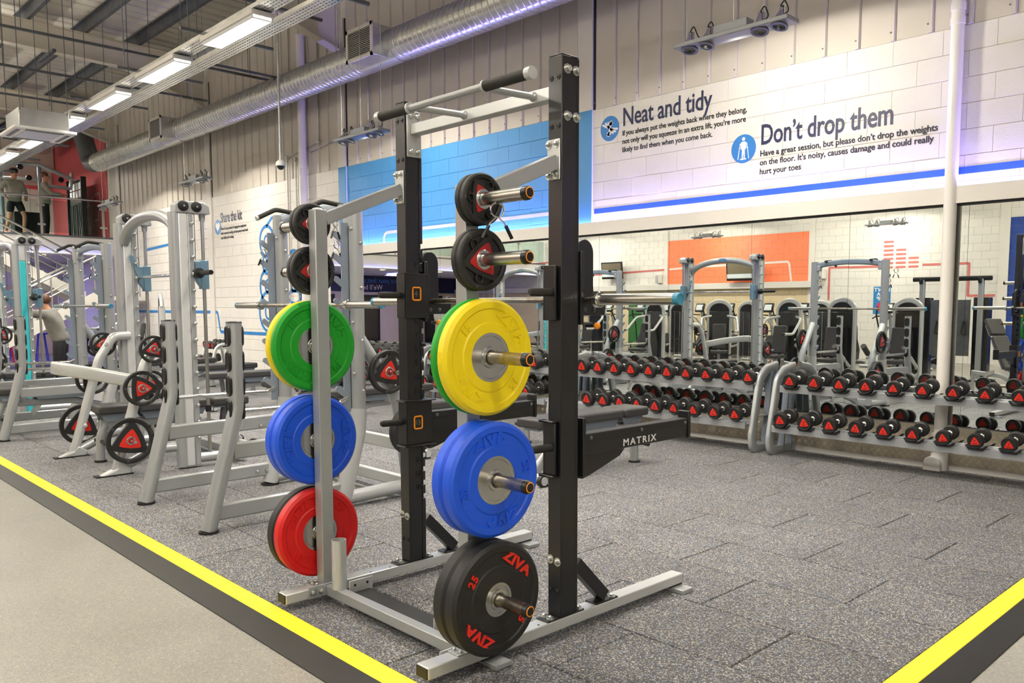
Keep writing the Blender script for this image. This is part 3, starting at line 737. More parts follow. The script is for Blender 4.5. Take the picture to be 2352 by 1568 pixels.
# ================================================================ HANGING SPOT BARS
def spot_bar(xc, lab, light=True, y=6.45, z=3.86, flip=1):
    t = thing('spot_bar', lab, 'spotlight', (xc, y, z), 'hanging spotlight bars')
    part('plate', MB().bx(xc - .58, xc + .58, y - .10, y + .10, z - .02, z + .02), 'fixture_grey', t, bevel=.006)
    part('gear_box', MB().bx(xc - .17, xc + .17, y - .06, y + .06, z + .02, z + .10), 'fixture_grey', t, bevel=.004)
    for i, dx in enumerate((-.46, -.27, .27, .46)):
        a = .25 if i % 2 else -.15
        r = MB().lathe([(.012, .14), (.028, .13), (.034, .08), (.06, .02), (.07, -.035), (.065, -.035), (.05, .02), (.012, .06)], (xc + dx, y, z), (a * .4, .25, 1), 16)
        part('reflector', r, 'chrome', t); part('lamp_ring', MB().lathe([(.055, -.03), (.078, -.03), (.078, -.045), (.055, -.045)], (xc + dx, y, z), (a * .4, .25, 1), 18), 'galv_dark', t)
        part('lamp_lead', MB().tube(fillet([(xc + dx, y, z + .13), (xc + dx + .05, y - .02, z + .17), (xc + dx + .09, y, z + .06), (xc + dx * .7, y, z + .04)], .04, 4), .006, 6), 'print_black', t)
    for dx in (-.5, .0, .5): part('wire', MB().cyl((xc + dx, y, z + .02), (xc + dx * 1.1, y, 7.07 - .022 * (y - 6.45)), .003, 5), 'galvanised', t)
    if light:
        ld = bpy.data.lights.new('spot', 'SPOT'); ld.energy = SPOT_W; ld.color = (1.0, .93, .82); ld.spot_size = math.radians(158); ld.spot_blend = .03; ld.shadow_soft_size = .10
        lo = bpy.data.objects.new('spot', ld); COL.objects.link(lo); lo.parent = t; lo.location = (0, 0, -.09)
        d = Vector((0, .62 * flip, -.95)).normalized(); lo.rotation_euler = d.to_track_quat('-Z', 'Y').to_euler()
spot_bar(-4.2, 'hanging bar of four chrome spotlights above the Neat and tidy sign')
spot_bar(-10.25, 'hanging bar of four chrome spotlights in front of the blue wall panel')
spot_bar(-16.05, 'hanging bar of four chrome spotlights above the Share the kit sign')
spot_bar(-21.0, 'hanging bar of four spotlights at the mezzanine corner')
spot_bar(-16.0, 'hanging bar of four spotlights in front of the orange wall panel', True, YF + 1.3, 3.9, -1)
spot_bar(-10.0, 'hanging bar of four spotlights above the red equaliser drawing', True, YF + 1.3, 3.9, -1)
spot_bar(-22.0, 'hanging bar of four spotlights by the far end of the front wall', True, YF + 1.3, 3.9, -1)

# ---------------------------------------------------------------- camera dome on a pole, air conditioner
c = thing('dome_camera', 'white security dome camera on a long ceiling pole', 'camera', (-11.75, 6.0, 3.57))
part('pole', MB().cyl((-11.75, 6, 3.64), (-11.75, 6, 6.8), .018, 10), 'galvanised', c)
part('housing', MB().lathe([(.0001, .09), (.03, .09), (.07, .05), (.075, 0), (.0001, 0)], (-11.75, 6, 3.57), (0, 0, 1), 18), 'pvc_white', c)
part('dome', MB().ball((-11.75, 6, 3.57), .058, 14, 8), 'smoked_shroud', c)
ax, ay, az = -16.0, 3.85, 4.32
c = thing('air_conditioner', 'square ceiling cassette air conditioner hung on rods', 'air conditioner', (ax, ay, az))
part('casing', MB().bx(ax - .43, ax + .43, ay - .36, ay + .36, az + .04, az + .34), 'galvanised', c, bevel=.01)
part('fascia', MB().bx(ax - .52, ax + .52, ay - .45, ay + .45, az - .005, az + .04), 'pvc_white', c, bevel=.01)
part('grille', MB().bx(ax - .35, ax + .35, ay - .26, ay + .26, az - .012, az - .004), 'light_silver', c, bevel=.004)
for dx, dy, lx, ly in ((0, -.36, .7, .05), (0, .36, .7, .05), (-.43, 0, .05, .55), (.43, 0, .05, .55)):
    part('air_slot', MB().box((ax + dx, ay + dy, az - .008), (lx, ly, .012)), 'galv_dark', c)
part('pump_box', MB().bx(ax - .52, ax - .43, ay - .3, ay - .1, az + .08, az + .22), 'light_silver', c, bevel=.006)
for dx in (-.44, .44):
    for dy in (-.34, .34): part('hanger_rod', MB().cyl((ax + dx, ay + dy, az + .3), (ax + dx, ay + dy, 6.8), .007, 6), 'galv_dark', c)
part('drain_hose', MB().tube(fillet([(ax - .6, ay - .3, az + .15), (ax - 1.0, ay - .5, az + .1), (ax - 1.05, ay - .55, az + 1.6), (ax - 1.3, ay - .7, az + 1.7)], .1), .03, 8), 'print_black', c)

# ================================================================ MEZZANINE
mz = struct('trim_3'); mz['label'] = 'white mezzanine deck with fascia at the far end'
ZM, XM = 3.38, -25.0
part('slab', MB().bx(-31, XM - .061, YF, YW - .02, ZM - .12, ZM), 'galv_dark', mz); part('edge_trim', MB().bx(XM - .06, XM + .01, YF, YW - .03, ZM - .03, ZM + .02), 'galv_dark', mz); part('fascia', MB().bx(XM - .06, XM, YF, YW - .03, ZM - .46, ZM - .03), 'white_paint', mz); part('soffit', MB().bx(-31, XM - .06, YF, YW - .02, ZM - .46, ZM - .44), 'white_paint', mz)
part('fascia_lip', MB().bx(XM, XM + .25, YF, YW - .03, ZM - .50, ZM - .47), 'white_paint', mz)
part('fascia_light', MB().bx(XM + .04, XM + .06, YF + .3, YW - .2, ZM - .462, ZM - .452), 'led_strip', mz)
bal = thing('glass_balustrade', 'glass balustrade with steel posts and handrail along the mezzanine', 'balustrade', (XM, 4, ZM))
k = 0; y = YW - .3
while y > YF + 1:
    part('post', MB().bx(XM - .045, XM - .005, y - .025, y + .025, ZM, ZM + 1.0), 'brushed_steel', bal)
    for z in (.25, .75): part('glass_clamp', MB().bx(XM - .04, XM - .01, y - .09, y + .09, ZM + z, ZM + z + .05), 'brushed_steel', bal)
    part('glass_pane', MB().bx(XM - .03, XM - .02, y - 1.44, y - .06, ZM + .08, ZM + .92), 'clear_glass', bal)
    y -= 1.5; k += 1
part('handrail', MB().tube([(XM - .025, YW - .1, ZM + 1.0), (XM - .025, YF + 1, ZM + 1.0)], .024, 10), 'brushed_steel', bal)
# light below the mezzanine (purple neon of the lobby)
lob = thing('neon_panel', 'purple neon lighting panel in the lobby below the mezzanine', 'light', (-28, 3.0, 2.85))
for y in (5.0, 0.5, -4.0):
    part('panel', MB().bx(-28.6, -27.4, y - .5, y + .5, 2.86, 2.90), 'led_strip', lob)
    ld = bpy.data.lights.new('neon_light', 'AREA'); ld.size = 1.2; ld.energy = BLUE_W; ld.color = (.42, .36, 1.0)
    lo = bpy.data.objects.new('neon_light', ld); COL.objects.link(lo); lo.parent = lob; lo.location = Vector((-28, y, 2.84)) - lob.location
for i, (x, y) in enumerate(((-26, 6.2), (-26, 3.6), (-26, 1.0), (-26, -1.6), (-26, -4.2))):
    t = thing('down_light', 'small round downlight under the mezzanine, %s from the mirror wall' % ORD[i], 'light', (x, y, 2.9), 'downlights under the mezzanine')
    part('lens', MB().cyl((x, y, 2.905), (x, y, 2.915), .10, 16), 'down_light', t); part('bezel', MB().lathe([(.10, 0), (.13, 0), (.13, .02), (.10, .02)], (x, y, 2.895), (0, 0, 1), 18), 'white_paint', t)
# stairs: two flights along the mezzanine edge with a landing by the wall
st = thing('staircase', 'white dog-leg staircase with steel handrails below the mezzanine', 'stairs', (-24, 5.5, 0))
def flight(xa, xb, y0, z0, y1, z1, n):
    dy, dz = (y1 - y0) / n, (z1 - z0) / n
    for i in range(n):
        part('tread', MB().bx(xa, xb, min(y0 + dy * i, y0 + dy * (i + 1)), max(y0 + dy * i, y0 + dy * (i + 1)) + .02, z0 + dz * (i + 1) - .04, z0 + dz * (i + 1)), 'light_silver', st)
    s = MB()
    for x in (xa, xb): s.prism([(y0, z0 - .16), (y1, z1 - .16), (y1, z1 + .14), (y0, z0 + .14)], (x, 0, 0), (0, 1, 0), (0, 0, 1), -.02, .02)
    part('stringer', s, 'white_paint', st)
    for x in (xa, xb):
        part('handrail', MB().tube([(x, y0, z0 + 1.0), (x, y1, z1 + 1.0)], .024, 8), 'brushed_steel', st)
        part('mid_rail', MB().tube([(x, y0, z0 + .55), (x, y1, z1 + .55)], .018, 8), 'brushed_steel', st)
        for f in (.02, .35, .68, .98): part('post', MB().cyl((x, y0 + (y1 - y0) * f, z0 + (z1 - z0) * f), (x, y0 + (y1 - y0) * f, z0 + (z1 - z0) * f + 1.0), .02, 8), 'brushed_steel', st)
flight(-24.9, -23.9, 6.6, 1.75, 3.6, ZM, 10); flight(-23.7, -22.7, 3.4, 0, 6.6, 1.75, 11)
part('landing', MB().bx(-24.95, -22.65, 6.6, 7.7, 1.65, 1.75), 'white_paint', st)
part('landing_rail', MB().tube(fillet([(-22.7, 6.6, 2.75), (-22.7, 7.6, 2.75)], .05), .024, 8).cyl((-22.7, 7.6, 1.75), (-22.7, 7.6, 2.75), .02, 8), 'brushed_steel', st)
# ================================================================ MAIN HALF RACK
XR, XL_ = -2.522, -3.660            # centre lines of right and left side
UY0, UY1 = 2.535, 2.643             # upright depth
rk = thing('half_rack', 'tall black and silver half rack with plate posts and pull-up bar', 'power rack', (-3.09, 2.6, 0))
_bm = {}
def bolts(mb, pts, n, r=.011, h=.012): return (pts, Vector(n), r, h)
def bolt_old(mb, pts, n, r=.011, h=.012):
    n = Vector(n)
    for p in pts:
        p = Vector(p); mb.lathe([(.0001, 0), (r * 1.7, 0), (r * 1.7, .003), (r, .003), (r, h), (r * .4, h + .004), (.0001, h + .004)], p, n, 8)
    return mb
def bolt_parts(name, spec, m, parent):
    pts, n, r, h = spec; key = (tuple(round(c, 3) for c in n), r, h)
    if key not in _bm: _bm[key] = bolt_old(MB(), [(0, 0, 0)], n, r, h).mesh(name)
    off = world_off(parent)
    for p in pts: link(name, _bm[key], m, parent, Vector(p) - off)
for X in (XR, XL_):
    side = 'right' if X == XR else 'left'
    rail = part('base_rail', MB().bx(X - .0375, X + .0375, 1.815, 3.45, .030, .080), 'light_silver', rk, bevel=.005)
    part('end_cap', MB().bx(X - .034, X + .034, 1.810, 1.816, .034, .076), 'nosing_black', rail)
    part('end_cap', MB().bx(X - .034, X + .034, 3.449, 3.454, .034, .076), 'nosing_black', rail)
    for y in (2.10, 3.36): part('floor_tab', MB().bx(X - .02, X + .105, y, y + .085, .0, .022), 'silver_paint', rail, bevel=.003)
    for y in (2.10, 3.36): part('rail_pad', MB().bx(X - .03, X + .03, y - .01, y + .09, .021, .031), 'black_rubber', rail)
    for y in (2.3, 2.42): part('bolt_hole', MB().cyl((X + .018, y, .0795), (X + .018, y, .0805), .006, 8), 'print_black', rail)
    # upright with notches along the far edge: solid part + teeth
    u = MB()
    u.bx(X - .04, X + .04, UY0, UY1 - .022, .088, 2.508)
    z = .088; ns = [0.430 + .0747 * i for i in range(19)]
    zs = [.088]
    for n_ in ns: zs += [n_ - .009, n_ + .017]
    zs.append(2.508)
    si = -1 if X == XR else 1                                           # towards the inside of the rack
    xi0, xi1 = sorted((X + si * .04, X + si * .02)); xo0, xo1 = sorted((X + si * .02, X - si * .04))
    for i in range(0, len(zs) - 1, 2): u.bx(xi0, xi1, UY1 - .022, UY1, zs[i], zs[i + 1])
    u.bx(xo0, xo1, UY1 - .022, UY1, .088, 2.508)
    up = part('upright', u, 'black_paint', rk, bevel=.003)
    part('top_cap', MB().bx(X - .038, X + .038, UY0 + .002, UY1 - .002, 2.508, 2.516), 'black_plastic', up, bevel=.003)
    for i in range(18):
        part('hole_number', text(MB(), str(18 - i), (X + si * .0405, UY0 + .062, .487 + .0747 * i), (0, si, 0), (0, 0, 1), .040, .0004, .001), 'print_black', up)
    part('foot_plate', MB().bx(X - .036, X + .036, UY0 - .075, UY1 + .05, .080, .088), 'black_paint', rk, bevel=.002)
    bolt_parts('bolt', bolts(MB(), [(X + s, y, .088) for s in (-.02, .02) for y in (UY0 - .045, UY1 + .03)] + [(X + s, UY0, .315 - .0) for s in ()], (0, 0, 1)), 'zinc_bolt', rk)
    bolt_parts('bolt', bolts(MB(), [(X - .024, UY0, .34), (X + .02, UY0, .335)], (0, -1, 0), .012, .012), 'zinc_bolt', rk)
    bolt_parts('plug', bolts(MB(), [(X + s, UY0, z) for s in (-.022, .02) for z in (.205, 2.42, 2.22)], (0, -1, 0), .007, .002), 'black_plastic', rk)
    # diagonal brace behind the upright
    b = MB(); b.beam((X, UY1 + .02, .30), (X, 2.86, .10), .045, .06, up=(0, 1, 1))
    b.bx(X - .03, X + .03, UY1, UY1 + .008, .20, .40); b.bx(X - .036, X + .036, 2.775, 2.93, .080, .088)
    part('brace', b, 'black_paint', rk, bevel=.002)
    bolt_parts('bolt', bolts(MB(), [(X + s, 2.90, .088) for s in (-.02, .02)], (0, 0, 1)), 'zinc_bolt', rk)
    # plate storage post
    PY = 2.052
    post = part('plate_post', MB().bx(X - .0325, X + .0325, PY - .0325, PY + .0325, .080, 1.925), 'silver_paint', rk, bevel=.004)
    part('post_cap', MB().lathe([(.0001, .012), (.02, .008), (.03, 0), (.0001, 0)], (X, PY, 1.925), (0, 0, 1), 12), 'light_silver', post)
    part('post_base', MB().bx(X - .036, X + .036, PY - .09, PY + .10, .080, .086), 'silver_paint', post, bevel=.002)
    bolt_parts('bolt', bolts(MB(), [(X + s, PY - .065, .086) for s in (-.02, .02)], (0, 0, 1), .008, .008), 'zinc_bolt', post)
    # inclined beam and flange to the upright
    part('top_arm', MB().beam((X, PY + .03, 1.882), (X, UY0 - .006, 2.07), .05, .06), 'silver_paint', rk, bevel=.003)
    fl = part('arm_flange', MB().bx(X - .040, X + .034, UY0 - .008, UY0, 1.995, 2.165), 'light_silver', rk, bevel=.004)
    bolt_parts('bolt', bolts(MB(), [(X + s, UY0 - .008, z) for s in (-.028, .016) for z in (2.015, 2.145)], (0, -1, 0), .011, .011), 'zinc_bolt', fl)
    # sleeves: on the right post to +X, on the left post to -X
    s = 1 if X == XR else -1
    for k, z in enumerate((1.862, 1.635, 1.265, .795, .327)):
        x0 = X + s * .0325; tip = X + s * .345
        sl = part('sleeve', MB().lathe([(.0001, 0), (.034, 0), (.034, .010), (.0245, .012), (.0245, .305), (.0001, .305)], (x0, PY, z), (s, 0, 0), 24), 'brushed_steel' if k < 2 else 'worn_steel', post)
        part('sleeve_cap', MB().lathe([(.0001, .026), (.016, .026), (.0165, .024), (.021, .024), (.0255, .016), (.0265, 0), (.0001, 0)], (x0 + s * .298, PY, z), (s, 0, 0), 24), 'black_plastic', sl)
        part('cap_ring', MB().lathe([(.0148, .0245), (.0185, .0265), (.0205, .0245)], (x0 + s * .298, PY, z), (s, 0, 0), 24), 'orange_plastic', sl)
# cross members
part('rear_crossbar', MB().bx(XL_ + .0375, XR - .0375, 2.025, 2.075, .030, .080), 'silver_paint', rk, bevel=.004)
part('step_plate', MB().bx(-3.50, -2.80, 2.075, 2.185, .060, .066), 'black_rubber', rk, bevel=.002)
for x in (-3.47, -2.79):
    b = MB().bx(x - .003, x + .003, 2.07, 2.20, .06, .125); part('angle_bracket', b, 'light_silver', rk, bevel=.002)
    part('bracket_hole', MB().cyl((x + .0031, 2.10, .10), (x + .0036, 2.10, .10), .007, 10).cyl((x + .0031, 2.17, .10), (x + .0036, 2.17, .10), .007, 10), 'print_black', rk)
part('joint_plate', MB().bx(XL_ + .038, XL_ + .046, 1.93, 2.03, .032, .090), 'silver_paint', rk, bevel=.002)
bolt_parts('bolt', bolts(MB(), [(XL_ + .046, 1.955, .06), (XL_ + .046, 2.0, .06)], (1, 0, 0), .011, .009), 'zinc_bolt', rk)
part('joint_plate', MB().bx(XR - .046, XR - .038, 1.93, 2.025, .032, .088), 'light_silver', rk, bevel=.002)
hol = MB().lathe([(.0001, 0), (.036, 0), (.036, .245), (.031, .245), (.031, .02), (.0001, .02)], (-3.53, 2.052, .080), (0, 0, 1), 24)
part('bar_holder', hol, 'light_silver', rk)
# front crossbeam and pull-up bar
part('crossbeam', MB().bx(XL_ + .05, XR - .04, 2.568, 2.628, 2.348, 2.402), 'light_silver', rk, bevel=.004)
for x, s in ((XL_ + .04, 1), (XR - .04, -1)):
    fl = part('beam_flange', MB().bx(min(x, x + s * .008), max(x, x + s * .008), UY0 + .012, UY1 - .006, 2.235, 2.47), 'light_silver', rk, bevel=.003)
    bolt_parts('bolt', bolts(MB(), [(x + s * .008, y, z) for y in (UY0 + .035, UY1 - .03) for z in (2.262, 2.445)], (s, 0, 0), .012, .010), 'zinc_bolt', fl)
bolt_parts('bolt', bolts(MB(), [(XR + .04, y, z) for y in (UY0 + .032, UY1 - .022) for z in (2.455, 2.262)], (1, 0, 0), .013, .018), 'zinc_bolt', rk)
PUY, PUZ = 2.27, 2.362
pb = part('pull_up_bar', MB().cyl((-3.425, PUY, PUZ), (-2.395, PUY, PUZ), .0155, 18), 'silver_paint', rk)
for xa, xb in ((-3.425, -3.20), (-2.66, -2.41)):
    part('foam_grip', MB().cyl((xa, PUY, PUZ), (xb, PUY, PUZ), .0225, 20), 'grip_rubber', pb)
    part('grip_end', MB().lathe([(.0001, 0), (.025, 0), (.025, .03), (.0001, .034)], (xa if xa < -3 else xb, PUY, PUZ), (-1 if xa < -3 else 1, 0, 0), 20), 'light_silver', pb)
    part('grip_collar', MB().lathe([(.016, 0), (.026, 0), (.026, .01), (.016, .01)], (xb if xa < -3 else xa, PUY, PUZ), (1 if xa < -3 else -1, 0, 0), 20), 'light_silver', pb)
for x in (-3.17, -2.69):
    part('bar_bracket', MB().cyl((x, PUY, PUZ), (x, 2.57, 2.376), .015, 14).lathe([(.015, 0), (.022, .002), (.018, .012), (.015, .014)], (x, 2.568, 2.376), (0, -1, 0), 14), 'silver_paint', pb)
# lifting hooks and safety arms on both uprights
for X in (XR, XL_):
    # sleeve carriage of the bar hook
    si = -1 if X == XR else 1
    def carriage(z0, z1):
        a, b = sorted((X + si * .052, X - si * .022)); c_, d_ = sorted((X + si * .052, X + si * .042))
        return MB().bx(a, b, UY0 - .02, UY0 - .008, z0, z1).bx(c_, d_, UY0 - .02, UY1 + .03, z0, z1)
    c = carriage(1.40, 1.635)
    hk = part('bar_hook_carriage', c, 'black_paint', rk, bevel=.003)
    pr = [(0, -.02)] + [(.055 * 1 + .0 + .055 * math.cos(t), .235 + .06 * math.sin(t)) for t in [PI - PI * i / 10 for i in range(11)]] + [(.11, .10), (.115, .03), (.13, .02), (.145, .035), (.185, .06), (.2, .035), (.19, -.04), (0, -.04)]
    part('bar_hook', MB().prism(pr, (X + .010, UY1 + .005, 1.46), (0, 1, 0), (0, 0, 1), -.012, .012), 'black_paint', hk, bevel=.003)
    part('hook_plate', MB().bx(X - .052, X + .052, UY1 + .002, UY1 + .022, 1.38, 1.70), 'black_paint', hk, bevel=.003)
    bolt_parts('bolt', bolts(MB(), [(X + .022, UY1 + .03, z) for z in (1.66, 1.47)] + [(X + .022, UY1 + y, 1.445) for y in (.06, .12)], (1, 0, 0), .007, .006), 'galv_dark', hk)
    part('hook_handle', MB().lathe([(.0001, .115), (.012, .115), (.017, .106), (.018, .09), (.017, 0), (.0001, 0)], (X - .005, UY0 - .018, 1.52), (-.12, -1, 0), 14), 'grip_rubber', hk)
    part('lock_pin', MB().cyl((X + .03, UY1 + .06, 1.375), (X + .085, UY1 + .06, 1.375), .008, 10), 'black_plastic', hk); part('lock_knob', MB().ball((X + .095, UY1 + .06, 1.375), .016, 12, 8), 'orange_plastic', hk)
    c = carriage(.725, .955)
    sa = part('arm_carriage', c, 'black_paint', rk, bevel=.003)
    for z in (.955, .715): part('carriage_lip', MB().bx(min(X + si * .066, X - si * .024), max(X + si * .066, X - si * .024), UY0 - .035, UY0, z, z + .009).bx(min(X + si * .066, X + si * .041), max(X + si * .066, X + si * .041), UY0 - .035, UY1 + .06, z, z + .009), 'black_paint', sa, bevel=.004)
    part('arm_handle', MB().lathe([(.0001, .115), (.012, .115), (.017, .106), (.018, .09), (.017, 0), (.0001, 0)], (X - .005, UY0 - .018, .845), (-.12, -1, 0), 14), 'grip_rubber', sa)
    part('arm_mount', MB().bx(X - .052, X + .052, UY1 + .02, UY1 + .04, .70, .965), 'black_paint', sa, bevel=.003)
    arm = part('safety_arm', MB().bx(X - .012, X + .045, UY1 + .04, 3.455, .797, .885), 'black_paint', rk, bevel=.004)
    part('arm_pad', MB().bx(X - .014, X + .047, UY1 + .04, 3.455, .855, .893), 'black_rubber', arm, bevel=.004)
    part('arm_stop', MB().bx(X - .02, X + .053, 3.455, 3.475, .79, .93), 'black_plastic', arm, bevel=.006)
    part('arm_gusset', MB().prism([(0, 0), (.30, 0), (.26, -.035), (.05, -.10), (0, -.11)], (X, UY1 + .04, .797), (0, 1, 0), (0, 0, 1), -.006, .03), 'black_paint', arm, bevel=.002)
    bolt_parts('bolt', bolts(MB(), [(X + .047, y, .873) for y in (2.72, 3.08, 3.43)], (1, 0, 0), .006, .004), 'galv_dark', arm)
    part('lettering', text(MB(), 'MATRIX', (X + .0458 if X == XR else X - .0125, 3.07, .822), (0, 1 if X == XR else -1, 0), (0, 0, 1), .046, .0006, .0008, spacing=1.3, sx=1.25), 'print_white', arm)
    for z in (1.527, .842):
        fr = MB(); fr.sweep(arc_pts(lambda t: (X + si * .0535, UY0 + .055 + .025 * max(-1, min(1, 1.35 * math.cos(t))), z + .033 * max(-1, min(1, 1.25 * math.sin(t)))), 0, 2 * PI * 31 / 32, 31), circ(.0045, 8), closed=True)
        part('window_frame', fr, 'orange_plastic', rk); part('window_void', MB().bx(min(X + si * .0518, X + si * .0525), max(X + si * .0518, X + si * .0525), UY0 + .033, UY0 + .077, z - .03, z + .03), 'print_black', rk)
        num = text(MB(), '4' if z > 1 else '13', (X + si * .0527, UY0 + .053, z), (0, si, 0), (0, 0, 1), .036, .0003, .001); part('window_number', num, 'galv_dark', rk)

# ================================================================ BUMPER PLATES
_bp = {}
def bumper(kind, T, num, rm, lm, hubr, loc, rot, label, sx=1):
    """plate with its lettered face towards +X"""
    t = thing('bumper_plate', label, 'weight plate', loc, 'bumper plates on the half rack')
    R = .2235
    key = (kind, T, num)
    if key not in _bp:
        prof = [(hubr, .003), (.13, .003), (.135, .007), (R - .042, .007), (R - .036, 0), (R - .013, 0), (R, .012), (R, T - .012), (R - .013, T), (R - .036, T), (R - .042, T - .006), (.136, T - .006), (.130, T - .002), (hubr, T - .002)]
        body = MB().lathe(prof, (0, 0, 0), (1, 0, 0), 64).mesh('rubber_disc', angle=25)
        hub = MB().lathe([(.0255, .002), (hubr, .002), (hubr, T - .003), (hubr - .012, T - .003), (hubr - .014, T - .006), (.042, T - .006), (.040, T + .001), (.030, T + .002), (.0255, T - .001), (.0255, .002)], (0, 0, 0), (1, 0, 0), 48).mesh('steel_hub', angle=25)
        lts = []
        for a, s_, sz, rr in ((0, 'ZIVA', .058, .158), (PI, 'ZIVA', .058, .158), (PI / 2, num, .046, .158), (-PI / 2, num, .046, .158)):
            # text upright at radius rr, direction a clockwise from top (seen from +X); its up is radial
            dirv = Vector((0, math.sin(a), math.cos(a))); u = Vector((0, math.cos(a), -math.sin(a)))
            lt = MB(); lts.append(lt)
            text(lt, s_, dirv * rr + Vector((T - .006, 0, 0)), u, dirv, sz, .0048, .0022 if s_ == 'ZIVA' else .0010, spacing=1.1, sx=1.2 if s_ == 'ZIVA' else 1.05)
        _bp[key] = (body, hub, *[l.mesh('lettering', angle=25) for l in lts])
    for nm, me, m in zip(('rubber_disc', 'steel_hub') + ('lettering',) * 4, _bp[key], (rm, 'hub_steel') + (lm,) * 4): link(nm, me, m, t)
    t.rotation_euler = (-rot, 0, 0)
    return t
xr0 = XR + .0325 + .011
D2 = math.radians
bumper('green', .042, '10', 'green_rubber', 'green_rubber', .094, (xr0, PY, 1.265), D2(20), 'green bumper plate behind the yellow one on the right post')
bumper('yellow', .054, '15', 'yellow_rubber', 'yellow_rubber', .094, (xr0 + .0425, PY, 1.265), D2(42), 'yellow 15 kg bumper plate on the right post facing the camera')
bumper('blue', .063, '20', 'blue_rubber', 'blue_rubber', .094, (xr0, PY, .795), D2(10), 'blue bumper plate nearest the right post, behind its twin')
bumper('blue', .063, '20', 'blue_rubber', 'blue_rubber', .094, (xr0 + .0635, PY, .795), D2(-12), 'blue 20 kg bumper plate facing the camera on the right post')
bumper('black', .068, '25', 'black_rubber', 'red_label', .067, (xr0, PY, .327), D2(70), 'black bumper plate nearest the right post, behind the red lettered one')
bumper('black', .068, '25', 'black_rubber', 'red_label', .067, (xr0 + .0685, PY, .327), D2(38), 'black 25 kg bumper plate with red lettering low on the right post')
xl0 = XL_ - .0325 - .011
bumper('green', .042, '10', 'green_rubber', 'green_rubber', .094, (xl0 - .042, PY, 1.265), D2(42), 'green 10 kg bumper plate behind the left silver post')
bumper('yellow', .054, '15', 'yellow_rubber', 'yellow_rubber', .094, (xl0 - .0965, PY, 1.265), D2(10), 'yellow bumper plate mostly hidden behind the green one on the left post')
bumper('blue', .063, '20', 'blue_rubber', 'blue_rubber', .094, (xl0 - .063, PY, .795), D2(88), 'blue 20 kg bumper plate behind the left silver post')
bumper('blue', .063, '20', 'blue_rubber', 'blue_rubber', .094, (xl0 - .1265, PY, .795), D2(20), 'blue bumper plate mostly hidden behind its twin on the left post')
bumper('red', .066, '25', 'red_rubber', 'red_rubber', .094, (xl0 - .066, PY, .327), D2(-42), 'red 25 kg bumper plate low on the left post')
bumper('black', .068, '25', 'black_rubber', 'red_label', .067, (xl0 - .1345, PY, .327), D2(20), 'black bumper plate mostly hidden behind the red one on the left post')

# ================================================================ TRI-GRIP PLATES
_tp = {}
def reuleaux(r, k=.30, n=7, rot=0.0):
    out = []
    for i in range(3):
        a0 = rot + PI / 2 + i * 2 * PI / 3; a1 = a0 + 2 * PI / 3
        p, q = Vector((math.cos(a0), math.sin(a0))) * r, Vector((math.cos(a1), math.sin(a1))) * r
        mid = (p + q) / 2; mid = mid * (1 + k); c = mid * 2 - (p + q) / 2
        for j in range(n):
            t = .04 + .92 * j / (n - 1); v = p * (1 - t) ** 2 + c * 2 * t * (1 - t) + q * t * t; out.append((v.x, v.y))
    return out
def tri_plate(R, loc, rot, label, s=1, open_=True, group='tri-grip plates on storage pegs', T=None, num='20', red='red_label'):
    T = T or (.022 + R * .09)
    t = thing('grip_plate', label, 'weight plate', loc, group)
    key = (round(R, 3), open_, num)
    if key not in _tp:
        ri = R * .80
        b = MB().lathe([(ri, .004), (ri + .006, 0), (R - .006, 0), (R, .006), (R, T - .006), (R - .006, T), (ri + .006, T), (ri, T - .004), (ri, .004)], (0, 0, 0), (1, 0, 0), 40)
        b.prism([(a, c) for a, c in reuleaux(R * .90, .20)], (0, 0, 0), (0, 1, 0), (0, 0, 1), T * .15, T * .88)
        if not open_: b.cyl((T * .2, 0, 0), (T * .62, 0, 0), ri + .003, 36)
        if not open_:
            for i in range(3):
                a = PI / 2 + PI / 3 + i * 2 * PI / 3
                b.lathe([(R * .13, 0), (R * .17, T * .98), (R * .12, T * .98)], (0, R * .63 * math.cos(a), R * .63 * math.sin(a)), (1, 0, 0), 14)
        red_ = MB().prism(reuleaux(R * .53 if open_ else R * .62, .22), (0, 0, 0), (0, 1, 0), (0, 0, 1), T * .06, T * .95)
        ring_ = MB().lathe([(.026, -T * .02), (.036, -T * .02), (.038, T * .05), (.038, T * 1.0), (.036, T * 1.06), (.026, T * 1.06), (.026, -T * .02)], (0, 0, 0), (1, 0, 0), 24)
        lt = MB()
        for i in range(3):
            a = math.radians(60) + i * 2 * PI / 3; dv = Vector((0, math.sin(a + PI), math.cos(a + PI)))
            a2 = PI / 3 + i * 2 * PI / 3; d2 = Vector((0, math.sin(a2), math.cos(a2)))
            text(lt, 'ZIVA' if i == 0 else num, d2 * R * .90 + Vector((T, 0, 0)), Vector((0, math.cos(a2), -math.sin(a2))), d2, R * .13, .0008)
        _tp[key] = (b.mesh('rubber_body'), red_.mesh('red_triangle'), ring_.mesh('bore_ring'), lt.mesh('lettering'))
    for nm, me, m in zip(('rubber_body', 'red_triangle', 'bore_ring', 'lettering'), _tp[key], ('black_rubber', red, 'hub_steel', 'galv_dark')): link(nm, me, m, t)
    t.rotation_euler = (-rot, 0, 0) if s > 0 else (rot, 0, PI)
    return t
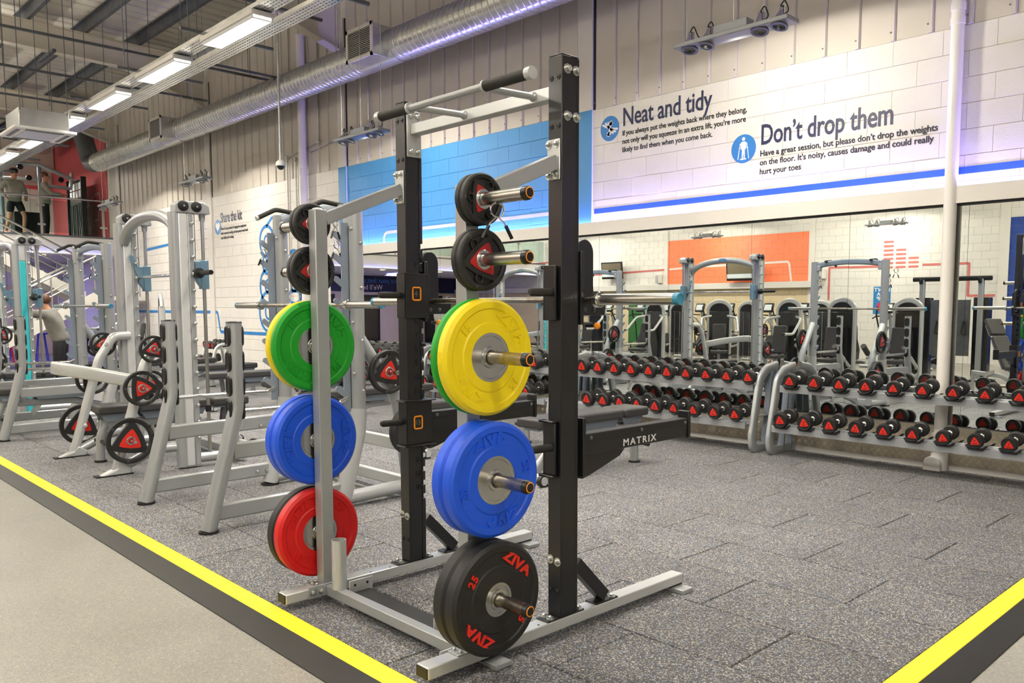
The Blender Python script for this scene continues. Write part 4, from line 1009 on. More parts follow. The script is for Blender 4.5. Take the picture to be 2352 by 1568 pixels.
for k, (z, R, lab) in enumerate(((1.862, .098, 'upper'), (1.635, .118, 'lower'))):
    tri_plate(R, (xr0, PY, z), .3, 'small black grip plate nearest the post on the %s right sleeve' % lab, 1, False, 'small grip plates on the half rack', .030, red='dark_red_label')
    tri_plate(R, (xr0 + .031, PY, z), (-.5, .35)[k], 'small black grip plate with red triangle on the %s right sleeve' % lab, 1, False, 'small grip plates on the half rack', .030, red='dark_red_label')
    tri_plate(R, (xl0 - .031, PY, z), .4, 'small black grip plate behind the top of the left post, %s sleeve' % lab, 1, False, 'small grip plates on the half rack', .030, red='dark_red_label')
    tri_plate(R, (xl0 - .062, PY, z), .1, 'small black grip plate farthest out on the %s left sleeve' % lab, 1, False, 'small grip plates on the half rack', .030, red='dark_red_label')

# spring collars
def collar(loc, label, rz=0.0, r=.027):
    x, y, z = loc
    t = thing('spring_collar', label, 'collar', loc, 'wire spring collars')
    pts = []
    for i in range(40):
        a = i / 39 * 2 * PI * 2.05 - PI / 2
        pts.append((x + (-.008 + i / 39 * .016), y + r * math.cos(a), z + r * math.sin(a)))
    part('spring', MB().tube(pts, .003, 6), 'chrome', t)
    for s in (-1, 1):
        part('wire_leg', MB().tube(fillet([(x, y + s * .004, z - r), (x, y + s * .026, z - r - .02), (x, y + s * .045, z - r - .055)], .01, 4), .003, 6), 'chrome', t)
        part('grip_sleeve', MB().tube([(x, y + s * .032, z - r - .030), (x, y + s * .056, z - r - .078)], .007, 8), 'black_plastic', t)
    t.rotation_euler = (0, 0, rz)
    return t
collar((xr0 + .135, PY, 1.862 - .0245 - .023), 'wire spring collar hanging below the upper right sleeve', -.5, .0265)

# ================================================================ BARBELLS
def barbell(xc, y, z, label, L=2.2):
    t = thing('barbell', label, 'barbell', (xc, y, z))
    part('shaft', MB().cyl((xc - .66, y, z), (xc + .66, y, z), .0145, 16), 'brushed_steel', t)
    for s in (-1, 1): part('knurling', MB().cyl((xc + s * .22, y, z), (xc + s * .62, y, z), .0149, 16), 'worn_steel', t)
    for s in (-1, 1):
        sl = part('sleeve', MB().lathe([(.0001, 0), (.0245, 0), (.025, .004), (.025, .41), (.0001, .41)], (xc + s * .685, y, z), (s, 0, 0), 24), 'brushed_steel', t)
        part('collar', MB().lathe([(.0145, -.03), (.033, -.03), (.036, -.026), (.036, -.004), (.033, 0), (.0245, 0)], (xc + s * .685, y, z), (s, 0, 0), 24), 'chrome', sl)
        part('end_cap', MB().lathe([(.0001, .022), (.018, .022), (.019, .026), (.024, .026), (.0255, .022), (.0255, 0), (.0001, 0)], (xc + s * 1.085, y, z), (s, 0, 0), 20), 'teal_cap', sl)
    return t
barbell(-3.10, 2.715, 1.490, 'chrome barbell with teal end caps resting on the half rack hooks')
# ================================================================ SQUAT RACKS
def squat_rack(xc, label):
    t = thing('squat_rack', label, 'squat rack', (xc, 2.9, 0))
    for s in (-1, 1):
        x = xc + s * .565
        sp = part('front_post', MB().tube(fillet([(x, 2.335, 1.36), (x, 2.335, .80), (x, 2.125, .012)], .25), .050, 20), 'silver_paint', t)
        part('post_cap', MB().lathe([(.0001, .006), (.044, .006), (.051, 0), (.051, -.004), (.0001, -.004)], (x, 2.335, 1.36), (0, 0, 1), 20), 'black_plastic', sp)
        part('foot_pad', MB().lathe([(.0001, 0), (.062, 0), (.062, .016), (.0001, .016)], (x, 2.125, .0), (0, 0, 1), 20), 'black_rubber', sp)
        for z in (1.27, 1.105, .945, .79):
            yc = 2.335 if z > .8 else 2.33
            for sg in (-1, 1):
                lp = [(x + a, yc + sg * .043, z + b) for a, b in rrect(.05, .12, .022, 4)]
                part('slot_frame', MB().sweep(lp, circ(.011, 8), closed=True, up=(0, 1, 0)), 'black_plastic', sp)
                part('slot_void', MB().prism(rrect(.046, .115, .02, 3), (x, yc + sg * .046, z), (1, 0, 0), (0, 0, 1), -.004, .004), 'print_black', sp)
        part('upper_rail', MB().beam((x, 2.30, .515), (x, 3.20, .53), .052, .108), 'silver_paint', t, bevel=.012)
        part('lower_rail', MB().beam((x, 2.18, .125), (x, 3.12, .135), .052, .105), 'silver_paint', t, bevel=.012)
        bolt_parts('bolt', bolts(MB(), [(x + .028, y, z) for y, z in ((3.02, .50), (3.10, .50), (2.98, .13), (3.06, .13))], (1, 0, 0), .010, .008), 'zinc_bolt', t)
        part('safety_bar', MB().tube(fillet([(x, 2.28, .775), (x, 3.10, .772), (x, 3.16, .80)], .03), .016, 12), 'chrome', t)
        tp = part('rear_post', MB().tube([(x, 3.25, .72), (x, 3.25, 2.20)], .058, 20), 'silver_paint', t)
        part('post_foot', MB().tube(fillet([(x, 3.25, .72), (x, 3.24, .55), (x, 3.10, .02)], .2), .063, 20), 'light_silver', t)
        part('foot_pad', MB().lathe([(.0001, 0), (.072, 0), (.072, .018), (.0001, .018)], (x, 3.10, 0), (0, 0, 1), 18), 'black_rubber', t)
        part('post_cap', MB().lathe([(.0001, .008), (.05, .006), (.059, 0), (.0001, 0)], (x, 3.25, 2.20), (0, 0, 1), 20), 'galv_dark', tp)
        bolt_parts('bolt', bolts(MB(), [(x + .055, 3.26, z) for z in (1.92, 1.60, 1.22, .85)] + [(x + .03, 3.20, z) for z in (2.02, 1.35, .98)], (1, -.1, 0), .010, .010), 'zinc_bolt', tp)
        hp = MB().bx(x - .006, x + .006, 3.135, 3.20, .70, 2.06)
        for i in range(8):
            z = .86 + i * .158
            hp.prism(capsule((3.17, z - .05), (3.088, z + .012), .020), (x, 0, 0), (0, 1, 0), (0, 0, 1), -.0068, .0068)
        part('hook_plate', hp, 'grey_blue_paint', t)
        part('hook_liner', MB().bx(x - .010, x + .010, 3.192, 3.200, .70, 2.04), 'print_black', t)
        # rear strut with storage pegs
        stt = part('rear_strut', MB().tube(fillet([(x, 3.25, 1.26), (x, 3.60, .76), (x, 3.69, .03)], .5), .048, 18), 'silver_paint', t)
        part('base_tube', MB().tube([(x, 3.12, .065), (x, 3.68, .085)], .050, 18), 'light_silver', t)
        part('foot_pad', MB().lathe([(.0001, 0), (.065, 0), (.06, .05), (.0001, .05)], (x, 3.69, 0), (0, 0, 1), 18), 'black_rubber', t)
        for y, z in ((3.47, .98), (3.66, .52)):
            part('storage_peg', MB().cyl((x, y, z), (x + s * .20, y, z), .0145, 12).lathe([(.0145, .18), (.018, .18), (.018, .20), (.0001, .20)], (x, y, z), (s, 0, 0), 14), 'chrome', stt)
    part('crossbar', MB().beam((xc - .56, 3.66, .40), (xc + .56, 3.66, .40), .05, .10), 'light_silver', t, bevel=.01)
    part('crossbar', MB().beam((xc - .56, 3.69, .10), (xc + .56, 3.69, .10), .05, .09), 'light_silver', t, bevel=.01)
    part('arch', MB().sweep(arc_pts(lambda u: (xc + u * .57, 3.25, 2.14 + .055 * (1 - u * u)), -1, 1, 16), rrect(.05, .085, .016), up=(0, 0, 1)), 'grey_blue_paint', t)
    for s in (-1, 1):
        part('arch_lug', MB().bx(xc + s * .50 - .04, xc + s * .50 + .04, 3.215, 3.285, 2.06, 2.15), 'silver_paint', t, bevel=.01)
        part('chin_grip', MB().tube(fillet([(xc + s * .36, 3.32, 2.205), (xc + s * .36, 3.11, 2.225), (xc + s * .36, 2.965, 2.15)], .08), .018, 12), 'grip_rubber', t)
        part('chin_stub', MB().cyl((xc + s * .36, 2.965, 2.15), (xc + s * .36, 2.95, 2.143), .02, 12), 'light_silver', t)
    return t
squat_rack(-5.84, 'silver squat rack with slotted front posts next to the half rack')
sqd = squat_rack(-11.11, 'silver squat rack between the two Smith machines'); sqd.location.y -= .07
barbell(-5.82, 3.105, 1.475, 'barbell with teal caps resting on the squat rack beside the half rack')
barbell(-11.10, 3.035, 1.475, 'barbell resting on the farther squat rack')
def sq_plates(xc, who, dy=0.0):
    for s, nm in ((1, 'right'), (-1, 'left')):
        x = xc + s * .565 + s * .055
        tri_plate(.165, (x, 3.47 + dy, .98), .2, 'black grip plate on the upper %s peg of the %s' % (nm, who), s)
        tri_plate(.185, (x, 3.66 + dy, .52), -.4, 'larger black grip plate on the lower %s peg of the %s' % (nm, who), s)
sq_plates(-5.84, 'nearer squat rack'); sq_plates(-11.11, 'farther squat rack', -.07)
x = -5.84 + .565
tri_plate(.185, (x + .095, 3.66, .52), .5, 'outer grip plate seen edge-on behind the left black upright', 1)
collar((-6.405, 3.10, 1.90), 'wire spring collar hung on the top hook of the left squat rack post', .3); collar((-5.275, 3.10, 1.90), 'wire spring collar hung on the top hook of the right squat rack post', .3)
collar((-5.20, 3.05, 2.05), 'wire spring collar with black grips hanging beside the squat rack post', .5, .034)
collar((-11.675, 3.03, 1.90), 'wire spring collar on the left hook plate of the farther squat rack', .3); collar((-10.545, 3.03, 1.90), 'wire spring collar on the right hook plate of the farther squat rack', .3)

# ================================================================ SMITH MACHINES
def smith(xc, y0, label, cyan, zbar):
    t = thing('smith_machine', label, 'smith machine', (xc, y0, 0))
    for s in (-1, 1):
        x = xc + s * .73
        tw = part('tower_front', MB().sweep([(x, y0 - .10, .02), (x, y0 - .10, 2.30)], oval(.055, .045, 16)), 'silver_paint', t)
        part('tower_channel', MB().bx(x - .05, x + .05, y0 - .075, y0 + .005, 2.08 if cyan and s > 0 else .02, 2.30), 'white_anodised', t, bevel=.01)
        if cyan and s > 0: part('cyan_strip', MB().bx(x - .05, x + .05, y0 - .075, y0 + .005, .02, 2.08), 'cyan_strip', t, bevel=.01)
        part('tower_rear', MB().bx(x - .05, x + .05, y0 + .005, y0 + .055, .02, 2.30), 'silver_paint', t, bevel=.008)
        for i in range(14):
            if 'pin' not in _bm: _bm['pin'] = MB().cyl((0, 0, 0), (.04, 0, 0), .011, 10).ball((.04, 0, 0), .017, 10, 6).mesh('rack_pin')
            link('rack_pin', _bm['pin'], 'chrome', t, Vector((x + .045, y0 + .03, .28 + i * .148)) - t.location)
        hs = part('pulley_housing', MB().prism([(-.13, 0), (-.13, .07), (-.10, .105), (.12, .105), (.17, .07), (.18, .01), (.17, 0)], (x, y0 + .03, 2.295), (0, 1, 0), (0, 0, 1), -.06, .06), 'silver_paint', t, bevel=.012)
        for sg in (-1, 1):
            for dy in (-.06, .055): part('pulley_cover', MB().lathe([(.0001, .022), (.02, .022), (.044, .014), (.048, 0), (.0001, 0)], (x + sg * .058, y0 + .03 + dy, 2.355), (sg, 0, 0), 20), 'black_plastic', hs)
            for dy in (-.06, .055): part('pulley_bolt', MB().cyl((x + sg * .08, y0 + .03 + dy, 2.355), (x + sg * .085, y0 + .03 + dy, 2.355), .010, 8), 'zinc_bolt', hs)
        part('guide_rod', MB().cyl((x, y0 + .155, .04), (x, y0 + .155, 2.30), .016, 12), 'brushed_steel', t)
        part('rod_socket', MB().lathe([(.016, 0), (.024, 0), (.03, .06), (.016, .06)], (x, y0 + .155, 2.235), (0, 0, 1), 14), 'silver_paint', t); part('rod_stop', MB().cyl((x, y0 + .155, .50), (x, y0 + .155, .56), .026, 12), 'black_plastic', t)
        part('cable', MB().cyl((x, y0 + .085, zbar + .12), (x, y0 + .085, 2.33), .0035, 6), 'galv_dark', t)
        cr = part('carriage', MB().bx(x - .035, x + .035, y0 + .12, y0 + .19, zbar - .14, zbar + .12).prism([(.07, .11), (.14, .11), (.14, -.12), (.12, -.12), (.07, -.05)], (x, y0, zbar), (0, 1, 0), (0, 0, 1), -.03, .03), 'blue_steel', t, bevel=.004)
        part('bar_sleeve', MB().lathe([(.0001, .30), (.020, .30), (.022, .29), (.022, .06), (.045, .055), (.048, 0), (.0001, 0)], (x + s * .07, y0 + .07, zbar), (s, 0, 0), 18), 'black_plastic', cr)
        part('bar_hook', MB().prism(capsule((.075, 0), (-.005, .20), .022), (x - s * .07, y0, zbar), (0, 1, 0), (0, 0, 1), -.005, .005), 'blue_steel', cr)
        # curved leg with storage pegs
        lx = xc + s * .63
        lg = part('leg', MB().tube(fillet([(x - s * .06, y0 - .06, 1.175), (lx, y0 - .22, 1.17), (lx, y0 - .36, .95), (lx, y0 - .63, .015)], [.08, .3], 8), .044, 18), 'light_silver', t)
        part('leg_shoe', MB().prism([(-.16, 0), (.10, 0), (.12, .05), (.03, .11), (-.02, .06)], (lx, y0 - .62, 0.0), (0, 1, 0), (0, 0, 1), -.045, .045), 'light_silver', lg, bevel=.015)
        part('shoe_pad', MB().bx(lx - .05, lx + .05, y0 - .80, y0 - .50, 0, .010), 'black_rubber', lg)
        part('base_tube', MB().tube(fillet([(lx, y0 - .60, .05), (lx, y0 - .30, .19), (x, y0 - .04, .20)], .2), .042, 16), 'silver_paint', t)
        part('base_tube', MB().tube(fillet([(x, y0 + .03, .08), (x, y0 + .5, .08)], .1), .045, 16), 'silver_paint', t)
        for y, z in ((-.30, 1.09), (-.41, .75), (-.525, .30)): part('storage_peg', MB().cyl((lx, y0 + y, z), (lx + s * .20, y0 + y, z), .0145, 12), 'chrome', lg)
        for y, z in ((-.30, 1.09), (-.41, .75), (-.525, .30)): part('peg_bolt', MB().lathe([(.0001, .012), (.012, .010), (.022, 0), (.0001, 0)], (lx - s * .04, y0 + y, z), (-s, 0, 0), 12), 'light_silver', lg)
    part('smith_bar', MB().cyl((xc - .72, y0 + .07, zbar), (xc + .72, y0 + .07, zbar), .016, 14), 'chrome', t)
    part('arch', MB().tube(arc_pts(lambda u: (xc + u * .70, y0 - .06, 2.07 + .27 * math.sqrt(max(0, 1 - (u * .985) ** 2)) * .95), -1, 1, 24), .052, 18), 'silver_paint', t)
    part('logo_badge', MB().prism(oval(.09, .03), (xc, y0 - .06 + .054, 2.33), (-1, 0, 0), (0, 0, 1), 0, .003), 'blue_steel', t)
    bow = [(xc + .63, y0 - .41, .80), (xc + .42, y0 - .66, .865), (xc, y0 - .98, .935), (xc - .42, y0 - .66, .865), (xc - .63, y0 - .41, .80)]
    part('bowed_crossbar', MB().sweep(fillet(bow, 1.0, 8), rrect(.065, .115, .022), up=(0, 0, 1)), 'light_silver', t)
    part('foot_crossbar', MB().beam((xc - .73, y0 + .45, .08), (xc + .73, y0 + .45, .08), .06, .08), 'silver_paint', t, bevel=.01)
    return t
smith(-8.34, 2.95, 'silver Smith machine behind the short slotted posts', False, 1.765); smith(-13.69, 2.88, 'silver Smith machine with a cyan strip down its tower', True, 1.60)
def smith_plates(xc, y0, who):
    for s, nm in ((1, 'near'), (-1, 'far')):
        x = xc + s * .63 + s * .05
        for (y, z, R, w, rt) in ((-.30, 1.09, .122, 'top', .3), (-.41, .75, .155, 'middle', -.5), (-.525, .30, .20, 'bottom', .15)):
            tri_plate(R, (x, y0 + y, z), rt, 'black grip plate, %s peg, %s leg of the %s' % (w, nm, who), s)
smith_plates(-8.34, 2.95, 'nearer Smith machine'); smith_plates(-13.69, 2.88, 'cyan striped Smith machine')

# ================================================================ BENCHES
def pad(name, x0, x1, y0, y1, z0, z1, parent, m='upholstery'):
    return part(name, MB().bx(x0, x1, y0, y1, z0, z1), m, parent, bevel=.022, seg=3)
def bench(label, loc, rotz=0.0, tilt=0.0):
    """adjustable bench built along local +Y, seat at -Y end"""
    t = thing('adjustable_bench', label, 'bench', (0, 0, 0), 'padded benches')
    c, n = math.cos(tilt), math.sin(tilt)
    def tp(x, y, z): return Vector((x, -.36 + (y + .36) * c - z * n, .46 + (y + .36) * n + z * c))     # swings with the backrest
    def tbox(x0, x1, y0, y1, z0, z1):
        m_ = MB().bx(x0, x1, y0, y1, z0, z1); m_.v = [tp(*v) for v in m_.v]; return m_
    pad('seat_pad', -.145, .145, -.76, -.39, .46, .545, t)
    part('back_pad', tbox(-.15, .15, -.35, .30, 0, .085), 'upholstery', t, bevel=.022, seg=3)
    part('head_pad', tbox(-.15, .15, .33, .66, 0, .085), 'upholstery', t, bevel=.022, seg=3)
    def plate(y0, y1):
        m_ = MB()
        for sx_ in (-.09, .09): m_.prism([(y0, 0), (y1, 0), (y1 - .05, -.07), (y0 + .03, -.07)], (sx_, 0, 0), (0, 1, 0), (0, 0, 1), -.004, .004)
        m_.v = [tp(*v) for v in m_.v]; return m_
    part('pad_bracket', plate(-.33, .29), 'grey_blue_paint', t); part('pad_bracket', plate(.34, .64), 'grey_blue_paint', t)
    part('seat_bracket', MB().bx(-.08, .08, -.72, -.42, .44, .46), 'grey_blue_paint', t)
    part('spine', MB().sweep(fillet([(0, -.70, .07), (0, -.50, .25), (0, -.15, .35), (0, .62, .36)], .3), rrect(.06, .085, .02)), 'silver_paint', t)
    part('front_leg', MB().tube(fillet([(0, .58, .36), (0, .62, .24), (0, .63, .02)], .08), .040, 16), 'silver_paint', t)
    part('foot_disc', MB().lathe([(.0001, 0), (.055, 0), (.055, .018), (.0001, .018)], (0, .63, 0), (0, 0, 1), 18), 'black_rubber', t)
    part('rear_foot', MB().tube([(-.20, -.70, .05), (.20, -.70, .05)], .036, 14), 'light_silver', t)
    for s in (-1, 1):
        part('lift_handle', MB().tube([(s * .03, .62, .20), (s * .18, .62, .19)], .018, 10), 'grip_rubber', t)
        part('wheel', MB().cyl((s * .17, -.77, .05), (s * .205, -.77, .05), .05, 16), 'black_rubber', t)
        part('wheel_guard', MB().cyl((s * .208, -.77, .05), (s * .214, -.77, .05), .036, 14), 'light_silver', t)
        part('rear_pad', MB().bx(s * .17 - .03, s * .17 + .03, -.73, -.67, 0, .014), 'black_rubber', t)
    part('seat_post', MB().tube([(0, -.52, .24), (0, -.55, .45)], .03, 12), 'galv_dark', t)
    part('adjust_sector', MB().prism([(-.02, .44), (.20, .40), (.30, .22), (.26, .19), (.16, .33), (-.02, .38)], (.045, 0, 0), (0, 1, 0), (0, 0, 1), -.004, .004), 'galvanised', t)
    t.location = loc; t.rotation_euler = (0, 0, rotz)
    return t
b0 = bench('dark padded bench standing behind the right black upright', (-4.93, 5.40, 0))
for i, (x, y, lab) in enumerate(((-6.55, 5.45, 'dark padded bench between the squat rack and the mirrors'), (-8.25, 5.4, 'padded bench second along the row beside the mirrors'), (-9.9, 5.5, 'padded bench third along the row beside the mirrors'), (-11.6, 5.5, 'padded bench fourth along the row beside the mirrors'), (-13.4, 5.6, 'padded bench fifth along the row by the block wall'), (-15.2, 5.7, 'padded bench farthest along the row by the block wall'))):
    copy_tree(b0, (x, y, 0), .12 * ((i % 3) - 1), lab)
copy_tree(b0, (-8.45, 3.05, 0), PI - .04, 'padded bench standing inside the nearer Smith machine')
copy_tree(b0, (-13.7, 3.0, 0), PI, 'padded bench standing inside the cyan striped Smith machine')
copy_tree(b0, (-11.1, 2.75, 0), PI, 'padded bench standing inside the farther squat rack')
bench('bench with raised backrest reflected at the right edge of the mirror', (-4.8, -.4, ZB), 2.2, 1.0)

# ================================================================ DUMBBELL RACKS
def db_rack(xa, xb, label):
    t = thing('dumbbell_rack', label, 'dumbbell rack', ((xa + xb) / 2, 7.45, 0))
    for x in (xa, xb):
        loop = [(7.40, .032), (7.28, .05), (7.27, .18), (7.40, .74), (7.52, .83), (7.72, .86)]
        e = part('end_frame', MB().sweep(fillet([(x, 7.72, .030)] + [(x, a, b) for a, b in loop[0:1]] + [(x, a, b) for a, b in loop[1:]], [.05, .12, .12, .12, .10, .1][:6] + [.1], 6), rrect(.105, .05, .02, 3), up=(1, 0, 0)), 'silver_paint', t)
        part('badge', MB().prism(oval(.05, .017), (x, 7.318, .47), (0, .225, .974), (1, 0, 0), .0, .031), 'print_white', e)
        part('inner_leg', MB().beam((x, 7.50, .04), (x, 7.60, .82), .06, .025, up=(0, 1, 0)), 'grey_blue_paint', t)
        part('inner_leg', MB().beam((x, 7.66, .04), (x, 7.70, .84), .06, .025, up=(0, 1, 0)), 'grey_blue_paint', t)
        part('gusset', MB().bx(x - .03, x + .03, 7.30, 7.64, .36, .372), 'silver_paint', t)
    for z, y, nm in ((.655, 7.30, 'upper'), (.272, 7.165, 'lower')):
        pr = [(.062, -.028), (.062, .036), (.070, .040), (.085, .040), (.092, .012), (.155, .018), (.162, .048), (.176, .052), (.186, .046), (.192, .006), (.29, .014), (.30, .034), (.304, .034), (.298, -.002), (.19, -.012), (.09, -.012), (.072, -.028)]
        part('tray', MB().prism([(a, b) for a, b in pr], (xa + .05, y - .01, z), (0, 1, 0), (0, 0, 1), 0, xb - xa - .10), 'tray_alloy', t)
    return t
db_rack(-4.22, -1.30, 'silver two-tier dumbbell rack with the light dumbbells at right'); db_rack(-7.10, -4.42, 'silver two-tier dumbbell rack with heavier dumbbells beside the half rack')
db_rack(-10.05, -7.32, 'silver two-tier dumbbell rack seen behind the right black upright'); db_rack(-13.0, -10.25, 'farthest two-tier dumbbell rack, behind the squat rack')
_db = {}
def dumbbell(kg, x, y, z, label, group, long_=False):
    r = {2: .062, 4: .064, 6: .066, 8: .072, 10: .076, 12: .076, 14: .078, 16: .086, 18: .088, 20: .090}.get(kg, .092)
    L = .045 + kg * .0016 + (.03 if long_ else 0)
    if kg not in _db:
        hd = MB().lathe([(.0001, .004), (r * .78, .004), (r * .82, 0), (r * .90, 0), (r, .012), (r, L - .010), (r - .010, L), (.0001, L)], (0, 0, 0), (0, 1, 0), 26).mesh('head')
        tri = MB().prism(reuleaux(r * .66, .16), (0, 0, -.004), (1, 0, 0), (0, 0, 1), -.005, .0025).mesh('red_label')
        h = MB().lathe([(.0001, 0), (.024, 0), (.024, .012), (.015, .018), (.016, .065), (.015, .112), (.024, .118), (.024, .13), (.0001, .13)], (0, 0, 0), (0, 1, 0), 16).mesh('handle')
        pt = text(MB(), str(kg), (0, -.0030, .008), (1, 0, 0), (0, 0, 1), r * .36, .0003, .0004); text(pt, 'ZIVA', (0, -.0030, -.018), (1, 0, 0), (0, 0, 1), r * .25, .0003, .0004)
        _db[kg] = (hd, tri, h, pt.mesh('label_print'))
    hd, tri, h, pt = _db[kg]
    t = thing('dumbbell', label, 'dumbbell', (x, y, z), group)
    a = link('head', hd, 'black_rubber', t); link('red_label', tri, 'red_label', a); link('label_print', pt, 'print_black', a)
    link('handle', h, 'chrome', t, (0, L, 0))
    b = link('head', hd, 'black_rubber', t, (0, 2 * L + .13, 0)); b.rotation_euler = (0, 0, PI); c = link('red_label', tri, 'red_label', b)
    t.rotation_euler = (.14, random.uniform(-.12, .12), 0)
    return t
def saddle(x, y, z, grp, lab):
    t = thing('dumbbell_saddle', lab, 'saddle', (x, y, z), grp)
    for dy in (.02, .22):
        pr = [(-.085, .028), (-.075, .034), (-.05, .012), (0, .002), (.05, .012), (.075, .034), (.085, .028), (.055, -.010), (-.055, -.010)]
        p = MB().prism(pr, (x, y + dy, z), (1, 0, 0), (0, 0, 1), -.05, .0); part('cradle', p, 'black_plastic', t, bevel=.003)
N_ = ('first', 'second', 'third', 'fourth', 'fifth', 'sixth', 'seventh', 'eighth', 'ninth', 'tenth', 'eleventh')
kgs_r = (10, 10, 8, 8, 6, 6, 4, 4, 2)
for tier, y, z, x0 in (('upper', 7.295, .745, -4.035), ('lower', 7.165, .372, -4.055)):
    for i, kg in enumerate(kgs_r):
        dumbbell(kg, x0 + .2525 * i, y, z, '%d kg dumbbell, %s from left on the %s tray of the right rack' % (kg, N_[i], tier), 'dumbbells on the right rack')
        saddle(x0 + .2525 * i, y, z - .074 - (.0 if kg > 7 else -.008), 'saddles on the right rack', 'black cradle under the %s dumbbell, %s tray of the right rack' % (N_[i], tier))
kg_u = (20, 20, 18, 18, 16, 16, 14, 14, 12, 12); kg_l = (20, 18, 18, 16, 16, 14, 14, 12, 12)
for i, kg in enumerate(kg_u):
    dumbbell(kg, -6.80 + .2555 * i, 7.295, .755, '%d kg dumbbell, %s from left on the upper tray of the middle rack' % (kg, N_[i]), 'dumbbells on the middle rack')
for i, kg in enumerate(kg_l):
    dumbbell(kg, -6.60 + .2545 * i, 7.165, .382, '%d kg dumbbell, %s from left on the lower tray of the middle rack' % (kg, N_[i]), 'dumbbells on the middle rack')
for nm, xa in (('rack behind the right black upright', -9.80), ('farthest rack', -12.75)):
    for i in range(9):
        dumbbell(24 + 2 * (i // 3), xa + .27 * i, 7.28, .758, 'heavy black dumbbell, %s from left, upper tray of the %s' % (N_[i], nm), 'dumbbells on the far racks', True)
        dumbbell(24 + 2 * (i // 3), xa + .27 * i, 7.15, .388, 'heavy black dumbbell, %s from left, lower tray of the %s' % (N_[i], nm), 'dumbbells on the far racks', True)
# ================================================================ WEIGHT MACHINES AND CARDIO (the part of the gym seen in the mirrors)
def weight_machine(label, variant=0):
    t = thing('weight_machine', label, 'gym machine', (0, 0, 0), 'weight stack machines')
    for s in (-1, 1):
        part('side_column', MB().sweep([(s * .27, 0, .02), (s * .27, 0, 1.50)], rrect(.07, .11, .03)), 'light_silver', t)
    part('arched_hood', MB().sweep(arc_pts(lambda a: (-.27 * math.cos(a), 0, 1.48 + .22 * math.sin(a)), 0, PI, 14), rrect(.12, .07, .03), up=(0, 1, 0)), 'light_silver', t)
    part('hood_fill', MB().prism([(-.24 * math.cos(PI * i / 10), .20 * math.sin(PI * i / 10)) for i in range(11)], (0, 0, 1.46), (1, 0, 0), (0, 0, 1), -.045, .045), 'black_plastic', t)
    part('shroud', MB().bx(-.235, .235, -.05, .05, .25, 1.46), 'smoked_shroud', t, bevel=.01)
    for s in (-1, 1): part('guide_rod', MB().cyl((s * .09, .065, .2), (s * .09, .065, 1.45), .012, 8), 'chrome', t)
    o = MB()
    for i in range(14): o.bx(-.16, .16, .05, .075, .25 + i * .036, .25 + i * .036 + .032)
    o = part('weight_stack', o, 'black_rubber', t); o['kind'] = 'stuff'
    part('badge_ring', MB().sweep(arc_pts(lambda a: (.085 * math.cos(a), .056, .62 + .03 * math.sin(a)), 0, 2 * PI * 23 / 24, 23), circ(.006, 6), closed=True), 'light_silver', t)
    part('base_rail', MB().sweep(fillet([(0, 0, .06), (0, -1.15, .06)], .1), rrect(.07, .07, .02)), 'light_silver', t)
    for y in (0, -1.1): part('cross_foot', MB().tube([(-.32, y, .045), (.32, y, .045)], .04, 12), 'light_silver', t)
    part('seat_post', MB().sweep([(0, -.62, .06), (0, -.58, .45)], rrect(.06, .08, .02)), 'silver_paint', t)
    pad('seat_pad', -.2, .2, -.85, -.45, .45, .53, t)
    b = MB().box((0, -.40, .85), (.32, .09, .62), rx=-.18); part('back_pad', b, 'upholstery', t, bevel=.025, seg=3)
    part('back_post', MB().sweep([(0, -.25, .1), (0, -.30, 1.1)], rrect(.06, .08, .02)), 'light_silver', t)
    for s in (-1, 1):
        if variant == 0:
            part('press_arm', MB().tube(fillet([(s * .20, -.05, 1.35), (s * .42, -.25, 1.30), (s * .44, -.62, .98), (s * .34, -.80, .98)], .14), .030, 12), 'light_silver', t)
            part('hand_grip', MB().tube([(s * .44, -.62, .98), (s * .30, -.86, .98)], .022, 10), 'grip_rubber', t)
        else:
            part('lever_arm', MB().tube(fillet([(s * .24, -.1, .35), (s * .40, -.5, .40), (s * .40, -1.05, .75)], .2), .032, 12), 'light_silver', t)
            part('arm_pad', MB().tube([(s * .40, -.90, .64), (s * .40, -1.12, .80)], .055, 12), 'upholstery', t)
        part('seat_handle', MB().tube(fillet([(s * .2, -.62, .40), (s * .30, -.62, .42), (s * .30, -.62, .60)], .05), .018, 10), 'grip_rubber', t)
    part('lock_knob', MB().ball((.10, -.60, .38), .022, 10, 6), 'orange_plastic', t)
    return t
wm0 = weight_machine('silver weight machine with black stack reflected beside the cyan strip', 0); wm0.location = (-15.4, -1.6, ZB); wm0.rotation_euler = (0, 0, PI)
wm1 = weight_machine('silver leg machine with black stack reflected left of the squat rack', 1); wm1.location = (-7.85, -.75, ZB); wm1.rotation_euler = (0, 0, PI)
for x, y, r, lab in ((-13.3, -1.5, PI, 'weight machine with a smoked stack cover reflected beside the Smith machine'), (-11.6, -1.9, PI - .6, 'weight machine reflected between the arch and the plate pegs'), (-9.3, -1.2, PI, 'weight machine reflected just left of the squat rack arch'), (-14.6, -4.3, 0, 'weight machine reflected in the second row below the orange panel'), (-12.2, -4.2, 0, 'weight machine second in the rear row below the orange panel'), (-20.6, 6.7, .0, 'black stack weight machine standing behind the nearer Smith machine')):
    copy_tree(wm0, (x, y, 0 if y > 0 else ZB), r, lab)
for x, y, r, lab in ((-6.75, -1.35, PI, 'leg machine with slotted frame reflected right of the squat rack'), (-10.0, -4.0, 0, 'leg machine reflected in the rear row under the white wall'), (-17.6, -2.0, PI, 'leg machine reflected far left in the mirrors'), (-18.2, 6.5, -.3, 'machine with raised pads in front of the Share the kit wall')):
    copy_tree(wm1, (x, y, 0 if y > 0 else ZB), r, lab)
